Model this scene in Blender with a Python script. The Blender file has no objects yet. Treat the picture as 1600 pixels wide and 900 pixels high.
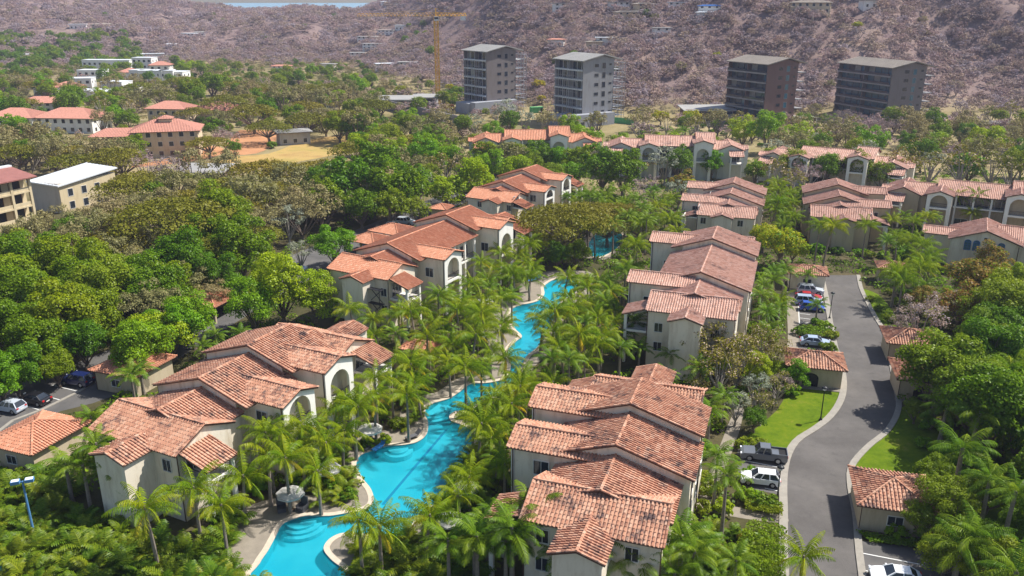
import bpy, bmesh, math, random
import numpy as np
from mathutils import Vector, Matrix, noise
rad = math.radians
R = random.Random(7)
scene = bpy.context.scene
COL = scene.collection

# ------------------------------------------------------------------ camera, sky, sun, exposure
CAM_H, F_PX, HOR = 50.0, 1300.0, 3.0
PITCH = math.atan((450 - HOR) / F_PX)
cam_d = bpy.data.cameras.new('camera')
cam = bpy.data.objects.new('camera', cam_d); COL.objects.link(cam)
cam.location = (0, 0, CAM_H)
cam.rotation_euler = (math.pi/2 - PITCH, 0, 0)
cam_d.sensor_width = 36.0
cam_d.lens = F_PX / 1600 * 36.0
cam_d.clip_start = 0.5
cam_d.clip_end = 60000
scene.camera = cam

SUN_EL, SUN_AZ = rad(53), rad(21)          # azimuth measured from +X (east of the view) towards +Y
to_sun = Vector((math.cos(SUN_EL)*math.cos(SUN_AZ), math.cos(SUN_EL)*math.sin(SUN_AZ), math.sin(SUN_EL)))
world = bpy.data.worlds.new('World'); scene.world = world; world.use_nodes = True
wn = world.node_tree.nodes; wl = world.node_tree.links; wn.clear()
wo_ = wn.new('ShaderNodeOutputWorld'); wb = wn.new('ShaderNodeBackground'); sk = wn.new('ShaderNodeTexSky')
sk.sky_type = 'NISHITA'; sk.sun_disc = False
sk.sun_elevation = SUN_EL; sk.sun_rotation = math.pi/2 - SUN_AZ
sk.air_density = 1.0; sk.dust_density = 1.2; sk.ozone_density = 1.4
wb.inputs[1].default_value = 0.098
wl.new(sk.outputs[0], wb.inputs[0]); wl.new(wb.outputs[0], wo_.inputs[0])
sun_d = bpy.data.lights.new('sun', 'SUN'); sun_d.energy = 5.0; sun_d.angle = rad(0.55); sun_d.color = (1.0, 0.955, 0.88)
sun = bpy.data.objects.new('sun', sun_d); COL.objects.link(sun)
sun.rotation_euler = to_sun.to_track_quat('Z', 'Y').to_euler()
sun.location = (60, 40, 120)
scene.view_settings.view_transform = 'Standard'
scene.view_settings.look = 'None'
scene.view_settings.gamma = 1.0
scene.view_settings.exposure = 0.52
scene.view_settings.use_curve_mapping = False
cy = scene.cycles
cy.use_denoising = True
cy.max_bounces = 5; cy.diffuse_bounces = 3; cy.glossy_bounces = 2; cy.transmission_bounces = 3
cy.transparent_max_bounces = 6; cy.volume_bounces = 1
cy.caustics_reflective = False; cy.caustics_refractive = False

# ------------------------------------------------------------------ terrain
def sstep(t):
    t = min(1.0, max(0.0, t)); return t*t*(3-2*t)
def lerp_tab(x, tab):
    if x <= tab[0][0]: return tab[0][1]
    for (a, fa), (b, fb) in zip(tab, tab[1:]):
        if x <= b: return fa + (fb-fa)*(x-a)/(b-a)
    return tab[-1][1]
def tz(x, y):
    """height of the land"""
    if y < 340: return 0.0
    q = x / max(y, 1.0)
    d0 = lerp_tab(x, [(-420, 640), (-230, 640), (-110, 600), (-30, 470), (10, 412), (60, 384), (130, 378), (230, 372), (400, 330)])
    top = lerp_tab(q, [(-.62, 66), (-.45, 62), (-.37, 44), (-.32, 32), (-.17, 33), (-.12, 62), (-.02, 75), (.08, 88), (.2, 98), (.35, 120), (.62, 135)])
    run = lerp_tab(q, [(-.6, 560), (-.3, 560), (-.1, 430), (.05, 330), (.3, 300), (.6, 300)])
    t = (y - d0) / run
    h = top * (0.72*sstep(t) + 0.28*min(1.0, max(0.0, t))) if t > 0 else 0.0
    if t > 1.15: h *= max(0.25, 1 - (t-1.15)*0.9)
    if t > 0:
        n = noise.fractal(Vector((x*0.0055+3, y*0.0042, 1.3)), 0.9, 2.1, 4)
        g = 1 - abs(noise.noise(Vector((x*0.011+9, y*0.0045, 4.0)))) * 2
        amp = min(1.0, t*3) * (1.0 if t < .75 else max(.25, 1-(t-.75)*2.5))
        h += (n*13 + (g-.4)*13.0) * amp
    return max(h, 0.0) + 1.2*sstep((y-340)/60)
def ray(px, py):
    u = (px-800)/F_PX; v = (py-450)/F_PX
    return Vector((u, math.cos(PITCH)-v*math.sin(PITCH), -math.sin(PITCH)-v*math.cos(PITCH)))
def at(px, py, z=0.0):
    """point of the place seen at a spot of the survey picture, on the plane at height z"""
    d = ray(px, py); t = (z-CAM_H)/d.z
    return Vector((d.x*t, d.y*t, z))
def on_land(px, py, over=0.0):
    d = ray(px, py); t = 60.0; prev = t
    while t < 2600:
        p = Vector((0, 0, CAM_H)) + d*t
        if p.z <= tz(p.x, p.y) + over:
            for _ in range(12):
                m = (prev+t)/2; p = Vector((0, 0, CAM_H)) + d*m
                if p.z <= tz(p.x, p.y) + over: t = m
                else: prev = m
            p = Vector((0, 0, CAM_H)) + d*t
            return Vector((p.x, p.y, tz(p.x, p.y)))
        prev = t; t *= 1.012
    return None
def scale_at(p):
    zc = p.y*math.cos(PITCH) - (p.z-CAM_H)*math.sin(PITCH)
    return F_PX / zc
def seen(p):
    zc = p.y*math.cos(PITCH) - (p.z-CAM_H)*math.sin(PITCH); yc = -p.y*math.sin(PITCH) - (p.z-CAM_H)*math.cos(PITCH)
    return 800+F_PX*p.x/zc, 450+F_PX*yc/zc

# ------------------------------------------------------------------ mesh collecting, things and parts
class MB:
    def __init__(s): s.v = []; s.f = []; s.m = []; s.uv = None
    def face(s, pts, mi=0, uv=None):
        n = len(s.v); s.v.extend([tuple(p) for p in pts]); s.f.append(tuple(range(n, n+len(pts)))); s.m.append(mi)
        if uv is not None:
            if s.uv is None: s.uv = [(.5, .5)]*(n)
            s.uv.extend([uv]*len(pts))
        elif s.uv is not None: s.uv.extend([(.5, .5)]*len(pts))
        return s
    def box(s, x0, x1, y0, y1, z0, z1, mi=0):
        p = [(x0,y0,z0),(x1,y0,z0),(x1,y1,z0),(x0,y1,z0),(x0,y0,z1),(x1,y0,z1),(x1,y1,z1),(x0,y1,z1)]
        for q in ((3,2,1,0),(4,5,6,7),(0,1,5,4),(1,2,6,5),(2,3,7,6),(3,0,4,7)): s.face([p[i] for i in q], mi)
        return s
    def bar(s, a, b, w, h=None, mi=0):
        a = Vector(a); b = Vector(b); d = (b-a).normalized(); h = h or w
        up = Vector((0,0,1)) if abs(d.z) < .95 else Vector((0,1,0))
        x = d.cross(up).normalized()*(w/2); y = x.cross(d).normalized()*(h/2)
        c = [a-x-y, a+x-y, a+x+y, a-x+y]; e = [b-x-y, b+x-y, b+x+y, b-x+y]
        for i in range(4): s.face([c[i], c[(i+1)%4], e[(i+1)%4], e[i]], mi)
        s.face(c[::-1], mi); s.face(e, mi); return s
    def tube(s, pts, radii, n=6, mi=0, caps=True):
        rings = []
        pts = [Vector(p) for p in pts]
        for i, p in enumerate(pts):
            d = (pts[min(i+1, len(pts)-1)] - pts[max(i-1, 0)]).normalized()
            up = Vector((0,0,1)) if abs(d.z) < .95 else Vector((0,1,0))
            x = d.cross(up).normalized(); y = x.cross(d).normalized()
            rings.append([p + (x*math.cos(2*math.pi*k/n) + y*math.sin(2*math.pi*k/n))*radii[i] for k in range(n)])
        for a, b in zip(rings, rings[1:]):
            for k in range(n): s.face([a[k], a[(k+1)%n], b[(k+1)%n], b[k]], mi)
        if caps:
            s.face(rings[0][::-1], mi); s.face(rings[-1], mi)
        return s
    def lathe(s, prof, n=12, c=(0,0,0), mi=0):
        c = Vector(c)
        rg = [[c+Vector((r*math.cos(2*math.pi*k/n), r*math.sin(2*math.pi*k/n), z)) for k in range(n)] for r, z in prof]
        for a, b in zip(rg, rg[1:]):
            for k in range(n): s.face([a[k], a[(k+1)%n], b[(k+1)%n], b[k]], mi)
        s.face(rg[0][::-1], mi); s.face(rg[-1], mi); return s
    def prism(s, poly, z0, z1, mi=0, bottom=True):
        n = len(poly)
        s.face([(x,y,z1) for x,y in poly], mi)
        if bottom: s.face([(x,y,z0) for x,y in poly][::-1], mi)
        for i in range(n):
            (x,y),(u,v) = poly[i], poly[(i+1)%n]
            s.face([(x,y,z0),(u,v,z0),(u,v,z1),(x,y,z1)], mi)
        return s
    def mesh(s, name, mats, smooth=False):
        me = bpy.data.meshes.new(name); me.from_pydata(s.v, [], s.f)
        for m in (mats if isinstance(mats, (list, tuple)) else [mats]): me.materials.append(m)
        me.polygons.foreach_set('material_index', s.m)
        if s.uv is not None:
            l = me.uv_layers.new(name='UVMap'); l.data.foreach_set('uv', np.array(s.uv, dtype=np.float32).ravel())
        if smooth: me.polygons.foreach_set('use_smooth', [True]*len(me.polygons))
        me.update(); return me
    def build(s, name, mats, parent=None, smooth=False, weld=False, **props):
        me = s.mesh(name, mats, smooth)
        if weld:
            bm = bmesh.new(); bm.from_mesh(me); bmesh.ops.remove_doubles(bm, verts=bm.verts, dist=.0005); bm.to_mesh(me); bm.free()
        return link(name, me, parent, **props)
def link(name, data, parent=None, loc=None, rot=None, **props):
    o = bpy.data.objects.new(name, data); COL.objects.link(o)
    if parent is not None: o.parent = parent
    if loc is not None: o.location = loc
    if rot is not None: o.rotation_euler = rot
    for k, v in props.items(): o[k] = v
    return o
def thing(name, label, cat, loc=(0,0,0), rz=0.0, group=None):
    o = link(name, None, None, loc, (0,0,rz)); o['label'] = label; o['category'] = cat
    o.empty_display_size = .5
    if group: o['group'] = group
    return o
def tag(o, label, cat, group=None):
    o['label'] = label; o['category'] = cat
    if group: o['group'] = group
    return o
def np_mesh(name, verts, quads, mats, mi=None, tris=False):
    """fast mesh of separate quads/tris from numpy arrays"""
    k = 3 if tris else 4
    me = bpy.data.meshes.new(name); nv, nf = len(verts), len(quads)
    me.vertices.add(nv); me.vertices.foreach_set('co', np.asarray(verts, np.float32).ravel())
    me.loops.add(nf*k); me.loops.foreach_set('vertex_index', np.asarray(quads, np.int32).ravel())
    me.polygons.add(nf); me.polygons.foreach_set('loop_start', np.arange(0, nf*k, k, dtype=np.int32))
    for m in (mats if isinstance(mats, (list, tuple)) else [mats]): me.materials.append(m)
    if mi is not None: me.polygons.foreach_set('material_index', np.asarray(mi, np.int32))
    me.update(calc_edges=True); return me

# ------------------------------------------------------------------ materials
class NT:
    def __init__(s, name):
        s.mat = bpy.data.materials.new(name); s.mat.use_nodes = True
        s.t = s.mat.node_tree; s.t.nodes.clear(); s.out = s.t.nodes.new('ShaderNodeOutputMaterial')
    def n(s, t, **kw):
        o = s.t.nodes.new(t)
        for k, v in kw.items(): setattr(o, k, v)
        return o
    def l(s, a, b): s.t.links.new(a, b)
    def coord(s, kind='Object', scale=None):
        c = s.n('ShaderNodeTexCoord')
        if scale is None: return c.outputs[kind]
        m = s.n('ShaderNodeMapping'); m.inputs['Scale'].default_value = scale; s.l(c.outputs[kind], m.inputs[0]); return m.outputs[0]
    def pos(s, scale=(1,1,1)):
        g = s.n('ShaderNodeNewGeometry'); m = s.n('ShaderNodeMapping'); m.inputs['Scale'].default_value = scale
        s.l(g.outputs['Position'], m.inputs[0]); return m.outputs[0]
    def noise(s, vec, scale, detail=4, rough=.55):
        k = s.n('ShaderNodeTexNoise'); k.inputs['Scale'].default_value = scale; k.inputs['Detail'].default_value = detail; k.inputs['Roughness'].default_value = rough
        s.l(vec, k.inputs['Vector']); return k.outputs['Fac']
    def ramp(s, fac, stops, interp='LINEAR'):
        r = s.n('ShaderNodeValToRGB'); r.color_ramp.interpolation = interp
        e = r.color_ramp.elements
        while len(e) < len(stops): e.new(.5)
        for k, (p, c) in enumerate(stops): e[k].position = p; e[k].color = (*c, 1)
        s.l(fac, r.inputs[0]); return r.outputs[0]
    def mix(s, fac, a, b, mode='MIX'):
        m = s.n('ShaderNodeMix'); m.data_type = 'RGBA'; m.blend_type = mode
        for i, v in ((0, fac), (6, a), (7, b)):
            if isinstance(v, (int, float)): m.inputs[i].default_value = v
            elif isinstance(v, tuple): m.inputs[i].default_value = (*v, 1)
            else: s.l(v, m.inputs[i])
        return m.outputs[2]
    def math(s, op, a, b=0.0):
        m = s.n('ShaderNodeMath'); m.operation = op
        for i, v in ((0, a), (1, b)):
            if isinstance(v, (int, float)): m.inputs[i].default_value = v
            else: s.l(v, m.inputs[i])
        return m.outputs[0]
    def bump(s, h, strength=.3, dist=.05):
        b = s.n('ShaderNodeBump'); b.inputs['Strength'].default_value = strength; b.inputs['Distance'].default_value = dist
        s.l(h, b.inputs['Height']); return b.outputs[0]
    def principled(s, col, rough=.8, metal=0.0, normal=None, spec=.3):
        p = s.n('ShaderNodeBsdfPrincipled')
        if isinstance(col, tuple): p.inputs['Base Color'].default_value = (*col, 1)
        else: s.l(col, p.inputs['Base Color'])
        if isinstance(rough, (int, float)): p.inputs['Roughness'].default_value = rough
        else: s.l(rough, p.inputs['Roughness'])
        p.inputs['Metallic'].default_value = metal
        p.inputs['Specular IOR Level'].default_value = spec
        if normal is not None: s.l(normal, p.inputs['Normal'])
        s.l(p.outputs[0], s.out.inputs[0]); return s.mat
M = {}
def plain(name, col, rough=.7, metal=0.0, var=.18, scale=.7, spec=.3):
    t = NT(name); f = t.noise(t.pos(), scale, 5, .6)
    c = t.ramp(f, [(.25, tuple(x*(1-var) for x in col)), (.75, tuple(min(1, x*(1+var)) for x in col))])
    M[name] = t.principled(c, rough, metal, None, spec); return M[name]
def wall_mat(name, col, dirt=(.35,.30,.24), amt=.35):
    t = NT(name); p = t.pos()
    a = t.noise(t.pos((1,1,.22)), .9, 6, .65); b = t.noise(p, 6, 3)
    c = t.mix(t.math('MULTIPLY', t.math('GREATER_THAN', a, .0), t.math('MULTIPLY', t.math('MAXIMUM', t.math('SUBTRACT', a, .48), 0.0), amt*6)), col, tuple(x*y*1.6 for x, y in zip(col, dirt)))
    c2 = t.mix(.12, c, t.ramp(b, [(.3, tuple(x*.8 for x in col)), (.7, tuple(min(1,x*1.1) for x in col))]))
    M[name] = t.principled(c2, .85, 0, t.bump(b, .15, .02), .2); return M[name]
def tile_mat(name, stops, stain=.5):
    t = NT(name); uv = t.n('ShaderNodeUVMap').outputs[0]
    w = t.n('ShaderNodeTexWhiteNoise'); w.noise_dimensions = '2D'; t.l(uv, w.inputs['Vector'])
    c = t.ramp(w.outputs['Value'], stops)
    st = t.noise(t.pos(), .42, 6, .68); st2 = t.noise(t.pos(), 1.7, 4, .6)
    f = t.math('MULTIPLY', t.math('MAXIMUM', t.math('SUBTRACT', t.math('ADD', t.math('MULTIPLY', st, .65), t.math('MULTIPLY', st2, .35)), .515), 0.0), stain*9)
    w2 = t.n('ShaderNodeTexWhiteNoise'); w2.noise_dimensions = '3D'; t.l(t.n('ShaderNodeUVMap').outputs[0], w2.inputs['Vector'])
    f2 = t.math('MINIMUM', t.math('MULTIPLY', f, t.math('ADD', t.math('MULTIPLY', w2.outputs['Value'], 1.5), .1)), .93)
    c = t.mix(f2, c, (.075, .055, .058))
    lich = t.noise(t.pos(), 9, 3)
    c = t.mix(t.math('MULTIPLY', t.math('MAXIMUM', t.math('SUBTRACT', lich, .62), 0.0), 1.0), c, (.50, .38, .30))
    M[name] = t.principled(c, .85, 0, None, .15); return M[name]
TS_OLD = [(0, (.27,.125,.085)), (.2, (.42,.195,.125)), (.5, (.52,.26,.165)), (.75, (.56,.31,.205)), (1, (.60,.38,.27))]
TS_NEW = [(0, (.48,.20,.115)), (.3, (.54,.235,.14)), (.6, (.58,.265,.16)), (.85, (.61,.30,.19)), (1, (.64,.37,.25))]
TS_PINK = [(0, (.40,.21,.155)), (.3, (.53,.295,.22)), (.6, (.58,.345,.265)), (.85, (.61,.39,.31)), (1, (.65,.46,.38))]
tile_mat('tile_weathered', TS_OLD, 1.05); tile_mat('tile_orange', TS_NEW, .16); tile_mat('tile_pink', TS_PINK, .5)
plain('fascia', (.10,.055,.04), .7); plain('rafters', (.16,.085,.05), .8)
wall_mat('stucco', (.78,.70,.57), amt=.5); wall_mat('stucco_white', (.86,.83,.77), amt=.2); wall_mat('stucco_tan', (.52,.43,.30)); wall_mat('stucco_sage', (.62,.64,.58), amt=.25)
wall_mat('house_white', (.80,.79,.76), amt=.25); wall_mat('house_yellow', (.64,.53,.34)); wall_mat('house_beige', (.64,.52,.36)); wall_mat('concrete', (.30,.30,.315), amt=.4)
wall_mat('brown_panel', (.185,.115,.10), amt=.2); wall_mat('grey_panel', (.20,.175,.17), amt=.3); wall_mat('blue_grey_panel', (.32,.335,.37), amt=.3); wall_mat('shed_grey', (.45,.43,.40))
def glass_mat(name, col, rough=.08):
    t = NT(name); f = t.noise(t.pos(), .8, 2); M[name] = t.principled(t.ramp(f, [(.3, tuple(x*.6 for x in col)), (.7, col)]), rough, 0, None, .6)
glass_mat('glass_curtain', (.34,.33,.31), .3); glass_mat('glass_dark', (.03,.04,.055)); glass_mat('glass_teal', (.05,.17,.24)); glass_mat('glass_green', (.04,.08,.11))  # green and teal base colours raised to paint in a bluish sky reflection
plain('frame_white', (.72,.70,.66), .5); plain('iron_dark', (.03,.03,.035), .5, .3); plain('dark_slab', (.27,.255,.26), .6); plain('slab_pale', (.66,.66,.66), .8)
plain('metal_roof', (.34,.33,.31), .6, .0, .12, .15); plain('metal_roof_brown', (.27,.235,.195), .6, 0, .12, .2); plain('white_sheet', (.66,.68,.70), .5, 0, .06)
plain('red_sheet', (.29,.12,.10), .6, 0, .15); plain('roof_red', (.50,.235,.175), .85, 0, .2, 1.5); plain('scaffold', (.40,.40,.42), .5, .5)
plain('crane_yellow', (.78,.42,.05), .5, 0, .1); plain('orange_paint', (.75,.22,.03), .5); plain('green_mesh', (.10,.38,.14), .9); plain('blue_paint', (.03,.14,.42), .4)
plain('bark', (.17,.13,.10), .9, 0, .3, 3); plain('bark_pale', (.33,.29,.25), .9, 0, .25, 3); plain('palm_bark', (.24,.20,.165), .9, 0, .3, 5)
plain('coping', (.56,.47,.37), .8, 0, .1, 2); plain('kerb', (.30,.275,.235), .85, 0, .14, 1.5); plain('pavement', (.26,.225,.18), .9, 0, .15, 1.2)
plain('canvas_white', (.62,.60,.57), .8, 0, .05, 3); plain('canvas_grey', (.46,.45,.44), .8, 0, .1, 3); plain('lounger_grey', (.10,.10,.11), .6); plain('towel_blue', (.03,.20,.55), .8)
plain('tyre', (.015,.015,.016), .8); plain('rim', (.45,.46,.48), .35, .8, .05); plain('line_white', (.72,.72,.70), .7, 0, .1, 4); plain('lamp_metal', (.025,.028,.03), .5, .4); plain('lamp_glass', (.75,.76,.76), .3)
plain('pole_blue', (.10,.26,.50), .4); plain('tail_red', (.5,.02,.02), .3); plain('head_clear', (.8,.82,.85), .15); plain('timber', (.22,.13,.07), .8, 0, .3, 3)
def paint(name, col, metal=0.0):
    t = NT('paint_'+name); f = t.noise(t.pos(), 1.2, 2)
    m = t.principled(t.ramp(f, [(.2, tuple(x*.93 for x in col)), (.8, col)]), .32, metal, None, .5)
    p = [k for k in t.t.nodes if k.type == 'BSDF_PRINCIPLED'][0]; p.inputs['Coat Weight'].default_value = .6; p.inputs['Coat Roughness'].default_value = .06
    M['paint_'+name] = m
for n_, c_ in dict(white=(.82,.83,.84), silver=(.55,.60,.68), grey=(.13,.14,.155), black=(.012,.012,.016), navy=(.012,.022,.10), blue=(.015,.075,.42), red=(.45,.015,.03), teal=(.02,.13,.27), pale_blue=(.36,.44,.58)).items(): paint(n_, c_)

def leaf_mat(name, stops, trans=.28, hue=.03, val=.3):
    """foliage: colour differs leaf by leaf, clump by clump and plant by plant"""
    t = NT(name); g = t.n('ShaderNodeNewGeometry'); o = t.n('ShaderNodeObjectInfo')
    n = t.noise(t.coord('Object'), .55, 3); n2 = t.noise(t.pos(), 1.6, 2)
    f = t.math('ADD', t.math('MULTIPLY', g.outputs['Random Per Island'], .30), t.math('MULTIPLY', t.math('ADD', n, n2), .36))
    c = t.ramp(f, stops)
    h = t.n('ShaderNodeHueSaturation')
    t.l(t.math('ADD', t.math('MULTIPLY', o.outputs['Random'], hue*2), .5-hue), h.inputs['Hue'])
    t.l(t.math('ADD', t.math('MULTIPLY', o.outputs['Random'], -val), 1+val/2), h.inputs['Value'])
    t.l(c, h.inputs['Color'])
    d = t.n('ShaderNodeBsdfDiffuse'); tr = t.n('ShaderNodeBsdfTranslucent'); m = t.n('ShaderNodeMixShader'); m.inputs[0].default_value = trans
    gl = t.n('ShaderNodeBsdfGlossy'); gl.inputs['Roughness'].default_value = .42; m2 = t.n('ShaderNodeMixShader'); m2.inputs[0].default_value = .012
    t.l(h.outputs[0], d.inputs[0]); t.l(h.outputs[0], tr.inputs[0]); t.l(d.outputs[0], m.inputs[1]); t.l(tr.outputs[0], m.inputs[2])
    t.l(m.outputs[0], m2.inputs[1]); t.l(gl.outputs[0], m2.inputs[2]); t.l(m2.outputs[0], t.out.inputs[0])
    M[name] = t.mat; return t.mat
def LS(*cs): return [(i/(len(cs)-1)*.8+.1, c) for i, c in enumerate(cs)]
leaf_mat('leaf_mango', LS((.035,.08,.003),(.10,.18,.004),(.20,.30,.006),(.31,.41,.012)), .36)
leaf_mat('leaf_lime', LS((.09,.18,.004),(.18,.31,.006),(.28,.42,.008),(.38,.50,.02)), .38)
leaf_mat('leaf_mid', LS((.055,.105,.006),(.125,.205,.008),(.205,.295,.012),(.30,.38,.025)), .35)
leaf_mat('leaf_olive', LS((.13,.115,.045),(.22,.195,.075),(.31,.275,.115),(.39,.345,.16)), .25, .02, .3)
leaf_mat('leaf_olive_green', LS((.08,.082,.008),(.16,.155,.014),(.235,.22,.022),(.32,.285,.04)), .28, .025, .3)
leaf_mat('leaf_silver', LS((.16,.18,.12),(.25,.27,.19),(.35,.37,.26),(.45,.46,.35)))
leaf_mat('leaf_yellow', LS((.18,.19,.008),(.36,.33,.010),(.50,.43,.012),(.60,.49,.03)))
leaf_mat('leaf_orange', LS((.09,.11,.015),(.20,.165,.025),(.32,.20,.04),(.20,.23,.04)))
leaf_mat('leaf_pink', LS((.25,.19,.13),(.36,.27,.21),(.46,.36,.30),(.42,.38,.22)))
leaf_mat('twig_dry', LS((.27,.185,.175),(.33,.235,.22),(.385,.28,.265),(.44,.33,.315)), .15, .02, .2)
leaf_mat('twig_tan', LS((.32,.235,.165),(.385,.29,.205),(.44,.34,.25),(.49,.39,.295)), .15, .02, .2)
leaf_mat('twig_grey', LS((.28,.22,.24),(.335,.275,.295),(.385,.325,.34),(.44,.38,.39)), .15, .02, .2)
leaf_mat('palm_leaf', LS((.07,.12,.004),(.155,.24,.005),(.265,.345,.008),(.44,.44,.018)), .37, .025, .3)
leaf_mat('palm_leaf_dark', LS((.045,.10,.008),(.10,.185,.009),(.18,.28,.015),(.27,.36,.03)), .35, .02, .3)
leaf_mat('palm_leaf_yellow', LS((.36,.29,.01),(.50,.39,.014),(.60,.44,.02),(.60,.40,.03)), .33, .02, .3)
leaf_mat('areca_leaf', LS((.045,.09,.007),(.10,.17,.009),(.19,.26,.014),(.36,.37,.035)), .34, .03, .3)
leaf_mat('croton_leaf', LS((.30,.15,.02),(.42,.25,.03),(.50,.35,.04),(.24,.24,.03)), .25)
leaf_mat('hedge_leaf', LS((.08,.13,.005),(.15,.23,.007),(.24,.33,.009),(.33,.40,.02)), .3)
# ------------------------------------------------------------------ the setting: land, water, roads, pool
from mathutils.geometry import tessellate_polygon
def catmull(P, k=4, closed=True):
    out = []; n = len(P); rng = range(n) if closed else range(n-1)
    for i in rng:
        g = lambda j: P[j % n] if closed else P[min(max(j, 0), n-1)]
        a, b, c, d = g(i-1), g(i), g(i+1), g(i+2)
        for s in range(k):
            t = s/k
            out.append(tuple(.5*(2*b[q] + (c[q]-a[q])*t + (2*a[q]-5*b[q]+4*c[q]-d[q])*t*t + (3*b[q]-a[q]-3*c[q]+d[q])*t**3) for q in range(len(b))))
    if not closed: out.append(tuple(P[-1]))
    return out
def px_poly(pts, z=0.0): return [tuple(at(a, b, z)[:2]) for a, b in pts]
def area(P): return sum(P[i][0]*P[(i+1) % len(P)][1]-P[(i+1) % len(P)][0]*P[i][1] for i in range(len(P)))/2
def inside(x, y, P):
    c = False; j = len(P)-1
    for i in range(len(P)):
        if (P[i][1] > y) != (P[j][1] > y) and x < (P[j][0]-P[i][0])*(y-P[i][1])/(P[j][1]-P[i][1])+P[i][0]: c = not c
        j = i
    return c
def sheet(name, outer, z, m, holes=(), kind='structure', parent=None):
    loops = [[Vector((x, y, 0)) for x, y in outer]] + [[Vector((x, y, 0)) for x, y in h] for h in holes]
    tri = tessellate_polygon(loops); flat = [p for l in loops for p in l]
    me = bpy.data.meshes.new(name)
    fs = []
    for a, b, c in tri:
        A = (flat[b]-flat[a]).cross(flat[c]-flat[a]).z
        fs.append((a, b, c) if A > 0 else (a, c, b))
    me.from_pydata([(p.x, p.y, z) for p in flat], [], fs); me.materials.append(m); me.update()
    o = link(name, me, parent)
    if kind: o['kind'] = kind
    return o

# pool outline: picture spots on the ground, plus the paving width beside each
POOL_PX = [(398,908,5),(405,880,5.5),(418,860,5.5),(430,838,5.5),(440,820,5),(458,811,4),(480,806,3.2),(515,806,2.5),(545,801,2),(572,795,1.2),(583,783,1),(579,765,1),(566,748,1.2),(556,728,1.6),(562,712,2),(582,704,3.2),(605,697,3.4),(632,695,3.2),(652,690,2.6),(666,678,2.4),(668,660,2.6),(663,645,2.6),(672,632,2.4),(700,623,2),(718,612,2),(735,600,2),(765,598,2),(790,590,2),(798,570,2.4),(793,548,3),(806,533,4),(815,525,4.5),(803,512,4),(797,490,3),(806,479,4),(838,471,4.5),(850,460,4),(850,447,4),(868,436,4),(898,433,4),
(905,445,4),(897,460,4),(877,470,2),(872,485,1.2),(862,505,1.2),(850,530,1.6),(838,545,2),(824,556,2),(815,575,1.2),(812,595,1),(800,612,1),(780,618,1),(760,622,.6),(742,634,.5),(728,643,.5),(712,643,.5),(703,650,.5),(706,658,.5),(722,664,.6),(738,674,.8),(740,692,1.5),(733,716,2.5),(720,740,3),(705,760,3),(690,780,3),(668,795,3.4),(652,808,3.6),(642,825,3),(632,842,2),(615,850,1.6),(600,848,1.4),(585,838,1.2),(560,834,1.6),(535,834,2.2),(518,841,2.6),(508,852,3),(508,862,3),(520,876,2.6),(535,888,2.2),(550,908,2)]
pp = [(*at(a, b)[:2], w) for a, b, w in POOL_PX]
pp = catmull(pp, 4)
if area(pp) < 0: pp = pp[::-1]
POOL = [(a, b) for a, b, _ in pp]
POOL_PX2 = [(918,392),(922,376),(935,364),(955,360),(972,366),(968,384),(948,398),(930,402)]
POOL2 = catmull(px_poly(POOL_PX2), 4)
if area(POOL2) < 0: POOL2 = POOL2[::-1]
POOL3 = px_poly([(-120,880),(-20,866),(15,872),(24,905),(-60,940)])
if area(POOL3) < 0: POOL3 = POOL3[::-1]

# land
t = NT('land'); p = t.pos(); g = t.n('ShaderNodeNewGeometry'); sx = t.n('ShaderNodeSeparateXYZ'); t.l(g.outputs['Position'], sx.inputs[0])
big = t.noise(p, .012, 5, .6); mid = t.noise(p, .09, 5, .65); fine = t.noise(p, .9, 4, .6)
near = t.ramp(mid, [(.3, (.045,.050,.018)), (.55, (.085,.075,.035)), (.75, (.14,.105,.06))])
plain_c = t.ramp(t.math('ADD', t.math('MULTIPLY', big, .6), t.math('MULTIPLY', mid, .4)), [(.38, (.15,.14,.05)), (.5, (.27,.22,.11)), (.62, (.38,.30,.17))])
hill_c = t.ramp(t.math('ADD', t.math('MULTIPLY', big, .5), t.math('MULTIPLY', mid, .5)), [(.36, (.19,.135,.13)), (.54, (.235,.17,.152)), (.72, (.34,.25,.18))])
def band(sock, a, b):
    m = t.n('ShaderNodeMapRange'); m.interpolation_type = 'SMOOTHSTEP'; t.l(sock, m.inputs['Value']); m.inputs['From Min'].default_value = a; m.inputs['From Max'].default_value = b; return m.outputs[0]
c = t.mix(band(sx.outputs['Y'], 190, 260), near, plain_c)
c = t.mix(band(sx.outputs['Z'], 1.5, 9), c, hill_c)
c = t.mix(.35, c, t.mix(1.0, c, t.ramp(fine, [(.3, (.55,.55,.55)), (.7, (1.3,1.3,1.3))]), 'MULTIPLY'))
t.principled(c, .95, 0, t.bump(fine, .5, .3), .1); M['land'] = t.mat
GX0, GX1, GY0, GY1, GS = -904, 904, -48, 1552, 8
RX0, RX1, RY0, RY1 = -72, 40, 40, 200
nx = (GX1-GX0)//GS+1; ny = (GY1-GY0)//GS+1
vs = [(GX0+i*GS, GY0+j*GS, tz(GX0+i*GS, GY0+j*GS)) for j in range(ny) for i in range(nx)]
fs = []
for j in range(ny-1):
    for i in range(nx-1):
        x, y = GX0+i*GS, GY0+j*GS
        if RX0 <= x < RX1 and RY0 <= y < RY1: continue
        a = j*nx+i; fs.append((a, a+1, a+nx+1, a+nx))
n0 = len(vs)
outer = [Vector((x, y, 0)) for x, y in ((RX0,RY0),(RX1,RY0),(RX1,RY1),(RX0,RY1))]
loops = [outer]+[[Vector((x, y, 0)) for x, y in h] for h in (POOL, POOL2, POOL3)]
flat = [q for l in loops for q in l]
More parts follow.
